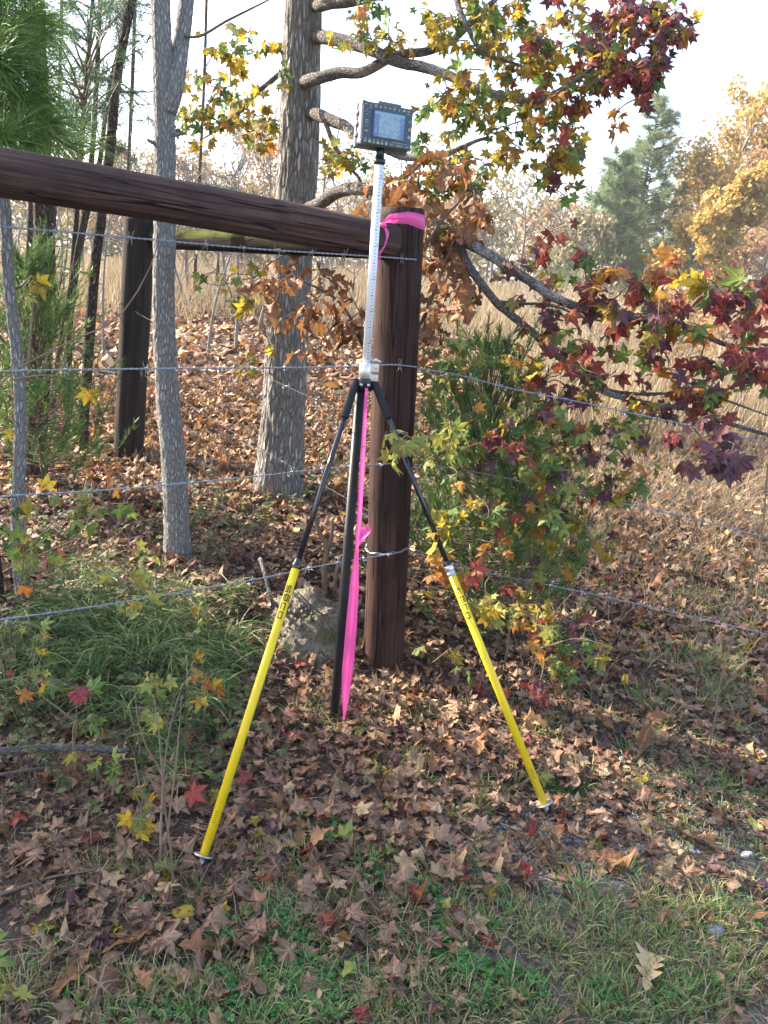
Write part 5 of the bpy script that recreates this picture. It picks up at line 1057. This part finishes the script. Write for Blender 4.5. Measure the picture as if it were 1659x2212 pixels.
def green():
    g = Geo(); gl = Geo(); gt = Geo(); gs = Geo()
    # clumps of grass in the foreground and at the right
    cl = []
    for (px, py, rx, ry, n) in ((800,2190,760,45,70), (1200,2170,420,50,40), (1000,2060,560,110,60), (1300,2000,330,90,60), (700,2150,420,70,60), (1560,1350,120,200,60), (1520,1480,140,120,36), (1240,1580,200,110,30), (1150,1900,380,60,18), (700,1950,300,90,30), (1450,1700,200,120,30), (960,1690,160,80,18), (700,1560,80,50,14), (900,1530,120,40,10), (620,1880,200,60,12), (1560,1830,110,160,20), (240,1900,160,90,10), (1500,2060,170,120,50), (150,2120,150,70,12)):
        for _ in range(n):
            a = rng.random() * 6.28; q = math.sqrt(rng.random()); cl.append((G(px + rx * q * math.cos(a), py + ry * q * math.sin(a)), px > 1380 and py < 1600))
    for c, tall in cl:
        m = int(rng.integers(12, 34)); o = rng.normal(size=(m, 2)) * .022; b = np.stack([c[0] + o[:, 0], c[1] + o[:, 1]], -1); z = H(b[:, 0], b[:, 1]); P0 = np.concatenate([b, z[:, None] - .004], 1)
        D_ = np.stack([o[:, 0] * 16 + rng.normal(size=m) * .3, o[:, 1] * 16 + rng.normal(size=m) * .3, np.full(m, 1.0)], -1); L = (.05 + .07 * rng.random(m)) * (1.6 if tall else 1)
        tone = rng.random() ** 1.5 * .8
        blades(g, P0, D_, L, .0022 + .0015 * rng.random(m), .25 + .5 * rng.random(m), 4, np.clip(tone + .25 * rng.normal(size=m), 0, .999))
    # thin blades everywhere in the open foreground
    N = 11000; x = rng.uniform(-2.0, 2.6, N); y = rng.uniform(.9, 3.2, N); n_ = fbm(np.stack([x * 2.3, y * 2.3, x * 0 + 4], -1), 3, 33); k = inview(x, y) & (rng.random(N) < np.clip((1.9 - y) * 1.2 + .12 + (x > .8) * .45 + (n_ - .45) * 2, .03, 1)); x, y = x[k], y[k]; m = len(x)
    P0 = np.stack([x, y, H(x, y) - .004], -1); D_ = np.stack([rng.normal(size=m) * .7, rng.normal(size=m) * .7, np.ones(m)], -1)
    blades(g, P0, D_, .03 + .06 * rng.random(m), .002, .5, 3, rng.random(m) ** 1.2 * .999)
    # matted dead grass, lying flat
    N = 30000; x = rng.uniform(-2.6, 2.8, N); y = rng.uniform(.85, 3.6, N); n_ = fbm(np.stack([x * 2.0 + 9, y * 2.0, x * 0], -1), 3, 41); k = inview(x, y) & (rng.random(N) < np.clip(.55 + (n_ - .45) * 3, .1, 1)); x, y = x[k], y[k]; m = len(x); a = rng.random(m) * 6.283
    P0 = np.stack([x, y, H(x, y) + .004 + .01 * rng.random(m)], -1); blades(gt, P0, np.stack([np.cos(a), np.sin(a), .12 + .2 * rng.normal(size=m)], -1), .04 + .08 * rng.random(m), .0018, .15, 2)
    N = 5200; x = rng.uniform(-2.2, 2.2, N); y = rng.uniform(.85, 4.0, N); k = inview(x, y); x, y = x[k], y[k]; m = len(x); a = rng.random(m) * 6.283
    P0 = np.stack([x, y, H(x, y) + .015 + .03 * rng.random(m)], -1); blades(gs, P0, np.stack([np.cos(a), np.sin(a), .1 * rng.normal(size=m)], -1), .08 + .1 * rng.random(m), .0014, .1, 2)
    # lush tuft by the right foot
    for (px, py, r_, n) in ((1225, 1712, .075, 1300), (1600, 1712, .06, 500), (300, 1560, .16, 0)):
        c = G(px, py); q = rng.normal(size=(n, 2)) * r_ * .55 * [1.35, .8]; P0 = np.stack([c[0] + q[:, 0], c[1] + q[:, 1], H(c[0] + q[:, 0], c[1] + q[:, 1])], -1)
        if n: blades(gl, P0, np.stack([rng.normal(size=n) * .6, rng.normal(size=n) * .6, np.ones(n)], -1), .02 + .025 * rng.random(n), .0035, .3, 3)
    for gg, nm, mt, lb, ct in ((g, 'grass', 'grass', 'short green and straw coloured grass tufts in the foreground', 'grass'), (gt, 'dead_grass', 'thatch', 'matted dead grey grass lying on the soil', 'grass'), (gs, 'pine_straw', 'straw', 'fallen brown pine needles strewn over the leaves', 'pine straw'), (gl, 'chickweed_patch', 'lush', 'bright green low weeds beside the right foot plate', 'weeds')):
        tagobj(link(nm, gg.mesh(nm, MAT[mt], False)), lb, ct, kind='stuff')
    # clover
    tri = []
    for k in range(3):
        a0 = k * 2.094; pts = [(0, 0)] + [(math.sin(a0 + d) * r_, math.cos(a0 + d) * r_) for d, r_ in ((-.75, .75), (-.35, 1.0), (0, .9), (.35, 1.0), (.75, .75))]
        tri.append(np.array([[x, y, -.12 * (x * x + y * y)] for x, y in pts]))
    V = np.concatenate(tri); T = np.array([(k * 6, k * 6 + i, k * 6 + i + 1) for k in range(3) for i in range(1, 5)]); tmp = [(V, T, V * 0)]
    pos = []
    for (px, py, rx, ry, n) in ((560,2000,200,70,520), (430,2080,260,80,560), (650,2120,240,70,420), (1000,2040,110,70,420), (1060,2090,120,50,300), (900,1900,160,70,420), (700,1820,90,40,160), (1300,2150,300,50,300), (1180,1950,120,50,160), (250,1990,150,60,260), (560,2190,300,30,300), (1600,2000,80,80,120)):
        q = rng.normal(size=(n, 2)) * .5; pos.append(GV(px + rx * q[:, 0], py + ry * q[:, 1]))
    pos = np.concatenate(pos); m = len(pos); n_ = fbm(np.stack([pos[:, 0] * 6, pos[:, 1] * 6, pos[:, 0] * 0], -1), 2, 51); pos = pos[(n_ > .36)]; m = len(pos)
    stem0 = pos.copy(); pos[:, 2] += .008 + .02 * rng.random(m); a = rng.random(m) * 6.28
    g = Geo(); scatter(g, tmp, pos, rotset(np.stack([np.cos(a), np.sin(a), 0 * a], -1), np.stack([rng.normal(size=m) * .35, rng.normal(size=m) * .35, np.ones(m)], -1)), .005 + .0045 * rng.random(m))
    tagobj(link('clover', g.mesh('clover', MAT['clover'], False)), 'dark green clover spreading through the foreground grass', 'clover', kind='stuff')
green()

# stones and gravel
def stone_temp(seed):
    r_ = np.random.default_rng(seed); bm = bmesh.new(); bmesh.ops.create_icosphere(bm, subdivisions=2, radius=1); V = np.array([v.co[:] for v in bm.verts]); T = np.array([[v.index for v in f.verts] for f in bm.faces]); bm.free()
    V = V * (1 + .5 * (vnoise(V * 1.3 + seed, seed) - .5))[:, None] * [1, .75 + .2 * r_.random(), .5 + .15 * r_.random()]; return V, T, V
ST = [stone_temp(i) for i in range(5)]
stm = [Geo().add(V, T, None, tc).mesh('stone', plain('stone_tone', c, .85, nz=.4, nsc=30, spec=.3)) for (V, T, tc), c in zip(ST, ((.32,.32,.34), (.26,.28,.33), (.4,.38,.35), (.45,.42,.38), (.24,.24,.27)))]
for k in range(70):
    x, y = [(1340, 1800), (1300, 1760), (1480, 1850), (1180, 1790)][k % 4]; p_ = G(x + rng.normal() * 110, y + rng.normal() * 45); a = rng.random() * 6.28; Rm = rotset(np.array([[math.cos(a), math.sin(a), 0]]), np.array([[rng.normal() * .2, rng.normal() * .2, 1]]))[0]
    s_ = .006 + .008 * rng.random(); o = link('pebble', stm[k % 5]); o.matrix_world = m4(p_ + UPV * s_ * .15, Rm, s_); tagobj(o, 'small grey pebble in the gravel patch below the right foot plate', 'pebble', 'pebbles in the gravel patch')
for px, py, s_, l in ((1545, 2015, .026, 'larger grey stone half buried in the right foreground grass'), (1615, 1850, .02, 'grey stone among brown leaves at the right edge'), (690, 1700, .016, 'small blue grey stone in the litter between the legs'), (800, 2240, .03, 'grey stone in the grass under the foreground')):
    p_ = G(px, py); o = link('stone', stm[1]); o.matrix_world = m4(p_ + UPV * s_ * .2, np.eye(3), s_); tagobj(o, l, 'stone')
pos = GV(1330 + rng.normal(size=3200) * 200, 1815 + rng.normal(size=3200) * 50); m = len(pos); a = rng.random(m) * 6.28
g = Geo(); scatter(g, [(V[:, :], T, tc) for V, T, tc in [stone_temp(9)]], pos + UPV * .001, rotset(np.stack([np.cos(a), np.sin(a), 0 * a], -1), np.tile(UPV, (m, 1))), .0018 + .0032 * rng.random(m)); tagobj(link('gravel', g.mesh('gravel', MAT['stone'])), 'fine grey gravel scattered below the right foot plate', 'gravel', kind='stuff')

# sticks and stumps
def stick(pts, r0, r1, label, mat='twig', name='stick', cat='stick', forks=()):
    q = spline(np.array(pts), 40); q = q + .01 * (np.stack([vnoise(q * 10, k) for k in (4, 5, 6)], -1) - .5); t = Thing(name, q[0], label, cat); g = Geo(); tube(g, q, np.linspace(r0, r1, 40), 12, bark_disp(r0 * .12, 3, 60, .5)); t.part('shaft', g, MAT[mat])
    for u, L, r_ in forks:
        i = int(u * 39); d = nrm(nrm(q[min(39, i + 1)] - q[i]) + rng.normal(size=3) * .5 + UPV * .3); g = Geo(); tube(g, np.array([q[i], q[i] + d * L * .6, q[i] + d * L + UPV * .01]), [r_, r_ * .8, r_ * .4], 7); t.part('fork', g, MAT[mat])
stick([G(-60, 1626, .16), G(0, 1622, .16), G(140, 1614, .15), G(280, 1620, .12)], .013, .01, 'grey lichen covered branch lying at the left edge', 'limb', 'fallen_branch', 'branch', ((.6, .1, .004),))
stick([G(-40, 1680, .02), G(120, 1660, .03), G(260, 1675, .015)], .006, .003, 'thin bare stick lying below the lichen covered branch')
stick([G(-20, 1940, .03), G(90, 1900, .03), G(210, 1880, .04)], .005, .002, 'thin grey stick lying on leaves at the lower left')
stick([G(560, 1215, .1), P(572, 1240, 2.95), P(580, 1270, 2.9), G(590, 1300)], .008, .007, 'short grey stick standing by the clay mound', 'limb')
stick([G(715, 1330), P(650, 1290, 2.9), P(640, 1280, 2.9)], .004, .003, 'pale twig lying over the clay mound')
stick([G(920, 1620), G(1000, 1610, .02), G(1060, 1560, .03)], .003, .0015, 'thin curved twig on the litter in front of the post')
stick([P(1659, 1000, 2.7), P(1640, 1200, 2.65), P(1560, 1450, 2.6), G(1530, 1640)], .0025, .004, 'tall dry weed stalk at the right edge', 'twig_r', 'weed_stalk', 'weed')
stick([G(1360, 1420, .02), G(1270, 1400, .03), G(1180, 1375, .05)], .004, .002, 'thin grey twig among the leaves under the sprouts')
stick([P(150, 1170, 3.3), P(60, 1210, 3.2), P(-20, 1250, 3.1)], .004, .005, 'thin slanting twig at the foot of the slender trunk')
sb = G(704, 1280); t = Thing('cut_shrub', sb, 'cut back grey shrub stems with pale sawn ends beside the black pole', 'shrub')
for pts, r_, cut in (([(704,1285),(700,1230),(706,1180),(690,1150),(678,1110)], .013, False), ([(706,1190),(716,1160),(718,1120)], .009, True), ([(722,1280),(728,1230),(738,1200)], .009, True), ([(706,1190),(698,1175)], .011, True), ([(690,1150),(684,1140)], .010, True)):
    q = np.array([P(x, y, sb[1] - .0) for x, y in pts]); 
    if pts[0][1] > 1270: q[0][2] = H(q[0][0], q[0][1]) - .02
    g = Geo(); tube(g, spline(q, 20), np.linspace(r_, r_ * .8, 20), 12, bark_disp(.0012, 4, 60)); st = t.part('stem', g, MAT['twig_r'])
    if cut: d = nrm(q[-1] - q[-2]); g = Geo(); tube(g, np.array([q[-1], q[-1] + d * .002]), r_ * .72, 12); t.part('cut_end', g, MAT['cut'], st)

# ------------------------------------------------------------------ tall golden grass field
def field():
    g = Geo()
    N = 46000; y = 6.8 + 38 * rng.random(N) ** 1.7; x = rng.uniform(-1, 1, N) * (.6 * y + 2); lim = np.where(x > .1 * y + .2, 7.5, 14.5) + 1.5 * (fbm(np.stack([x * .5, y * .5, x * 0], -1), 2, 61) - .4) * 4
    k = y > lim; x, y = x[k], y[k]; m = len(x); n_ = fbm(np.stack([x * .8, y * .8, x * 0], -1), 2, 62); h = (.55 + .75 * n_) * (.7 + .5 * rng.random(m))
    P0 = np.stack([x, y, H(x, y) - .02], -1); D_ = np.stack([rng.normal(size=m) * .26 + .08, rng.normal(size=m) * .26, np.ones(m)], -1)
    blades(g, P0, D_, h, .006 + .0006 * y, .12 * rng.random(m), 3)
    tagobj(link('tall_grass', g.mesh('tall_grass', MAT['gold'], False)), 'tall golden dry grass filling the field behind the fence', 'grass', kind='stuff')
    g = Geo(); N = 26000; y = rng.uniform(2.9, 8.5, N); x = rng.uniform(.5, 6, N); k = (x < .56 * y + 1.2) & (rng.random(N) < sstep(2.9, 5.5, y) * .8 + .12) & (x > .1 * y); x, y = x[k], y[k]; m = len(x)
    blades(g, np.stack([x, y, H(x, y) - .01], -1), np.stack([rng.normal(size=m) * .5, rng.normal(size=m) * .5, np.ones(m)], -1), .1 + .25 * rng.random(m), .004, .35, 3)
    tagobj(link('dry_grass', g.mesh('dry_grass', MAT['gold'], False)), 'pale dry grass on the slope below the red leaved branch', 'grass', kind='stuff')
field()

# ------------------------------------------------------------------ background trees
def grow(p, d, L, r_, lev, mx, out, tips, spread=.55, up=.15, kids=(3, 5)):
    n = 5; pts = [p]; dd = d
    for i in range(n):
        dd = nrm(dd + rng.normal(size=3) * .12 + UPV * up * .25); pts.append(pts[-1] + dd * L / n)
    pts = np.array(pts); out.append((pts, np.linspace(r_, r_ * .45, n + 1), lev))
    if lev >= mx: tips.append((pts[-1], dd)); tips.append((pts[3], dd)); return
    for k in range(int(rng.integers(*kids))):
        i = int(rng.integers(2, n + 1)); nd_ = nrm(dd + rng.normal(size=3) * spread); grow(pts[i], nd_, L * (.55 + .2 * rng.random()), r_ * .5, lev + 1, mx, out, tips, spread, up, kids)
def leaves_far(cols, name): return blade_mat(name, cols, .4, .6)
MAT['f_gold'] = leaves_far([(.42,.27,.06), (.52,.37,.1), (.36,.21,.05), (.46,.36,.14)], 'far_golden_leaves'); MAT['f_rust'] = leaves_far([(.34,.19,.09), (.42,.27,.14), (.3,.15,.07), (.4,.3,.18)], 'far_russet_leaves')
MAT['f_tan'] = leaves_far([(.28,.23,.14), (.34,.28,.18), (.2,.17,.1), (.24,.24,.12)], 'far_tan_leaves'); MAT['f_pine'] = leaves_far([(.11,.17,.08), (.15,.21,.1), (.22,.26,.11)], 'far_pine_needles')
MAT['f_bark'] = plain('far_bark', (.24,.2,.17), .9, nz=.4, nsc=6)
def decid(x, y, h, leafm, nleaf, label, spread=.6, lsz=.11, mx=3, name='autumn_tree'):
    b = np.array([x, y, float(H(x, y))]); t = Thing(name, b, label, 'tree', None); out = []; tips = []
    tr = np.array([b - UPV * .2, b + UPV * h * .3 + rng.normal(size=3) * .1, b + UPV * h * .62 + rng.normal(size=3) * [.2, .2, 0], b + UPV * h * .9 + rng.normal(size=3) * [.3, .3, 0]]); q = spline(tr, 24)
    g = Geo(); tube(g, q, np.linspace(h * .016, h * .004, 24), 8); t.part('trunk', g, MAT['f_bark'])
    for k in range(13):
        i = int(rng.integers(7, 24)); a = rng.random() * 6.28; grow(q[i], nrm(np.array([math.cos(a), math.sin(a), .55 + .5 * i / 24])), h * (.34 - .2 * i / 24) * (.8 + .4 * rng.random()), h * .005, 1, mx, out, tips, spread)
    g = Geo()
    for pts, rr, lv in out: tube(g, pts, rr * 1.3, 4 if lv < 2 else 3, cap=False)
    t.part('limbs', g, MAT['f_bark'], kind='stuff')
    if leafm and nleaf:
        tp_ = np.array([q_[0] for q_ in tips]); ix = rng.integers(0, len(tp_), nleaf); c = tp_[ix] + rng.normal(size=(nleaf, 3)) * h * .028
        g = Geo(); blades(g, c, rng.normal(size=(nleaf, 3)), lsz * (.6 + .8 * rng.random(nleaf)), lsz * .75, .1, 2, np.clip(rng.random(len(tp_))[ix] * .6 + .4 * rng.random(nleaf), 0, .999)); t.part('crown', g, MAT[leafm], smooth=False, kind='stuff')
    return t
def pine_mesh(h, seed, mat, start=.3, dens_=1.0, tsz=.22, n=14, wid=.2):
    g = Geo(); gb = Geo(); k = int(46 * dens_)
    for i in range(k):
        u = start + (1 - start) * (i + rng.random()) / k; a = rng.random() * 6.28; L = h * wid * (1.05 - u) ** .75 * (.6 + .6 * rng.random()) + .15; s_ = np.array([0, 0, h * u]); d = nrm(np.array([math.cos(a), math.sin(a), .25 - .2 * (1 - u)]))
        e = s_ + d * L + UPV * L * .12; tube(gb, np.array([s_, (s_ + e) / 2 - UPV * .03, e]), [h * .004, h * .003, h * .0015], 4, cap=False)
        m = max(3, int(L / tsz * 2.8)); w_ = .35 + .65 * rng.random(m); C = s_ + (e - s_) * w_[:, None] + rng.normal(size=(m, 3)) * L * .1
        tufts(g, C, nrm(d + rng.normal(size=(m, 3)) * .5 + UPV * .4), n, tsz, tsz * .06, .8, .15, 1)
    return g, gb
def far_pine(x, y, h, label, mat='f_pine', tsz=.38, name='pine_tree', **kw):
    b = np.array([x, y, float(H(x, y))]); t = Thing(name, b, label, 'tree'); g = Geo(); tube(g, np.array([b - UPV * .2, b + UPV * h * .5 + [.05 * h * rng.normal() * .3, 0, 0], b + UPV * h * .97]), [h * .014, h * .009, h * .002], 10); t.part('trunk', g, MAT['bark_p'])
    c, br = pine_mesh(h, 0, mat, tsz=tsz, n=30, **kw); c.V = [v + b for v in c.V]; br.V = [v + b for v in br.V]; t.part('limbs', br, MAT['bark_p'], kind='stuff'); t.part('crown', c, MAT[mat], smooth=False, kind='stuff'); return t
def X_(px, Y): return P(px, 640, Y)[0]
def Ht(px, py, Y): return P(px, py, Y)[2] - float(H(X_(px, Y), Y))
far_pine(X_(1368, 34), 34, Ht(1368, 205, 34), 'tall feathery pine standing alone against the white sky', dens_=2.3, start=.1, wid=.3)
far_pine(X_(1300, 30), 30, Ht(1300, 330, 30), 'shorter full pine left of the tallest feathery pine', dens_=2.0, start=.06, wid=.36)
far_pine(X_(1440, 40), 40, Ht(1440, 420, 40), 'small pine half hidden behind the golden tree', dens_=1.8, start=.1, wid=.3)
decid(X_(1545, 34), 34, Ht(1545, 215, 34), 'f_gold', 5200, 'tall airy gold tree rising above the golden one', lsz=.17)
decid(X_(1520, 28), 28, Ht(1520, 400, 28), 'f_gold', 8500, 'bushy golden yellow tree at the field edge', lsz=.16, spread=.75)
decid(X_(1640, 30), 30, Ht(1640, 380, 30), 'f_rust', 3000, 'russet tree cut off by the right edge of the view', lsz=.16)
decid(X_(1440, 27), 27, Ht(1440, 560, 27), 'f_gold', 1800, 'low golden bush tree beneath the tall pine', lsz=.13, spread=.8)
for i, (px, py, Y, lm, n, l) in enumerate(((1120, 380, 30, 'f_tan', 500, 'pale bare tree with a few tan leaves right of the oak leaves'), (1190, 420, 33, None, 0, 'leafless pale grey tree left of the short pine'), (1050, 440, 36, 'f_tan', 900, 'thin tan tree seen behind the corner post'), (1240, 470, 26, 'f_tan', 700, 'low tan tree at the edge of the tall grass'), (960, 420, 38, 'f_rust', 1200, 'russet tree seen past the data collector pole'), (800, 400, 36, 'f_tan', 900, 'pale tree seen through the gap right of the sweetgum trunk'), (720, 330, 40, None, 0, 'tall leafless tree seen just right of the sweetgum trunk'), (560, 300, 38, 'f_tan', 1400, 'tall tan tree left of the sweetgum trunk'), (500, 340, 34, None, 0, 'leafless slender tree between the two grey trunks'), (430, 320, 36, 'f_rust', 1300, 'russet tree beside the slim grey trunk above the rail'), (300, 330, 34, 'f_tan', 1200, 'tan tree behind the thin pine trunks'), (200, 380, 30, 'f_rust', 1200, 'russet tree far behind the leaning pine trunk'), (60, 360, 32, 'f_tan', 1200, 'tan tree far behind the broad dark pine'), (1590, 470, 40, 'f_rust', 1500, 'far russet tree between the golden and the cut off tree'), (1340, 540, 38, 'f_tan', 900, 'far low tan tree under the tall pine'), (1720, 300, 36, 'f_gold', 2500, 'golden tree beyond the right edge of the field'), (640, 380, 44, 'f_rust', 1200, 'distant russet tree behind the sweetgum trunk'))):
    decid(X_(px, Y), Y, Ht(px, py, Y), lm, n, l, lsz=.14, spread=.5, mx=3, name='autumn_tree' if lm else 'bare_tree')
for i in range(26):
    Y = (13.5 + 7 * rng.random()) if i < 15 else (8 + 8 * rng.random()); px = 110 + 660 * rng.random() if i < 15 else 1080 + 600 * rng.random()
    t_ = decid(X_(px, Y), Y, 1.3 + 1.9 * rng.random() if i < 15 else .9 + .8 * rng.random(), [None, 'f_rust', 'f_tan'][i % 3], 160, 'twiggy brown brush growing at the edge of the tall grass', lsz=.07, spread=.5, mx=2, name='brush_shrub'); t_.o['category'] = 'shrub'; t_.o['group'] = 'brush along the field edge'
for px, py, Y, l in ((540, 400, 42, 'distant green pine showing left of the sweetgum trunk'), (250, 340, 40, 'distant green pine behind the thin pine stems'), (890, 500, 45, 'distant pine behind the corner post'), (1180, 560, 44, 'distant low pine above the tall grass'), (-60, 250, 36, 'distant pine beyond the left edge'), (1800, 250, 40, 'distant pine beyond the right edge'), (1240, 470, 48, 'pale distant pine left of the tall feathery pines'), (1460, 300, 50, 'tall distant pine between the feathery pine and the russet tree'), (1610, 330, 48, 'distant pine above the golden tree crown'), (440, 330, 46, 'distant pine just right of the slim grey trunk')):
    far_pine(X_(px, Y), Y, Ht(px, py, Y), l, dens_=1.2, start=.1, wid=.22)
for i in range(30):
    px = [860, 910, 985, 1015, 1085, 1150, 1215, 1270, 1330, 470, 590, 700, 350, 400, 450, 520, 545, 575, 250, 160, 120, 300, 1410, 1480, 1570, 1650, 730, 790, 1060, 1180][i]; Y = 34 + 18 * rng.random()
    decid(X_(px, Y), Y, Ht(px, (270 if px < 800 else 380) + 130 * rng.random(), Y), ['f_tan', None, 'f_rust'][i % 3], 900, 'pale slender tree in the far row behind the field', lsz=.15, spread=.42, name='far_tree').o['group'] = 'far row of pale slender trees'
g = Geo(); N = 26000; y = rng.uniform(40, 70, N); x = rng.uniform(-1.15, 1.15, N) * y; h = 2.4 + 4.2 * fbm(np.stack([x * .25, y * .1, x * 0], -1), 3, 71); P0 = np.stack([x, y, H(x, y) + h * rng.random(N)], -1)
blades(g, P0, rng.normal(size=(N, 3)), .5 * (.6 + .8 * rng.random(N)), .28, .1, 2); tagobj(link('far_woods', g.mesh('far_woods', MAT['f_tan'], False)), 'far brown woodland edge closing the field', 'woods', kind='stuff')

# ------------------------------------------------------------------ pines standing left of the view, whose crowns shade the fence
proto = None
for i, (x, y, s_, rz) in enumerate(((-5.8, 2.5, 1.05, 3.3), (-8.4, 4.3, 1.15, 4.4), (-6.7, 4.3, 1.0, 1.2), (-5.0, 3.4, .8, 5.5), (-9.2, 5.3, 1.2, .5), (-6.2, 3.6, .95, 2.4))):
    b = np.array([x, y, float(H(x, y))])
    if proto is None:
        h = 8.5; t = Thing('pine_tree', b, 'tall pine standing beyond the left edge of the view', 'tree', 'pines standing left of the fence'); g = Geo(); tube(g, np.array([b - UPV * .2, b + UPV * h * .5, b + UPV * h * .97]), [.13, .09, .02], 14, bark_disp(.008, 5)); t.part('trunk', g, MAT['bark_p'])
        c, br = pine_mesh(h, 0, 'needle', start=.28, dens_=1.5, tsz=.24, n=16, wid=.2); c.V = [v + b for v in c.V]; br.V = [v + b for v in br.V]; t.part('limbs', br, MAT['bark_p'], kind='stuff'); t.part('crown', c, MAT['needle'], smooth=False, kind='stuff'); proto = t.o
    else:
        o = proto.copy(); COL.objects.link(o); o.location = b; o.scale = (s_,) * 3; o.rotation_euler = (0, 0, rz)
        for ch in list(proto.children):
            c_ = ch.copy(); COL.objects.link(c_); c_.parent = o

# ------------------------------------------------------------------ hazy air
hm = bpy.data.materials.new('haze_air'); hm.use_nodes = True; hn = hm.node_tree; hn.nodes.clear()
ho = hn.nodes.new('ShaderNodeOutputMaterial'); hv = hn.nodes.new('ShaderNodeVolumePrincipled'); hv.inputs['Color'].default_value = (.96, .97, 1.0, 1); hv.inputs['Density'].default_value = .0012
hn.links.new(hv.outputs[0], ho.inputs['Volume'])
g = Geo(); box(g, (0, 280, 9.0), np.eye(3), (440, 340, 10.5)); o = link('haze', g.mesh('haze', hm, False)); o['kind'] = 'stuff'; o['label'] = 'thin pale autumn haze over the field'
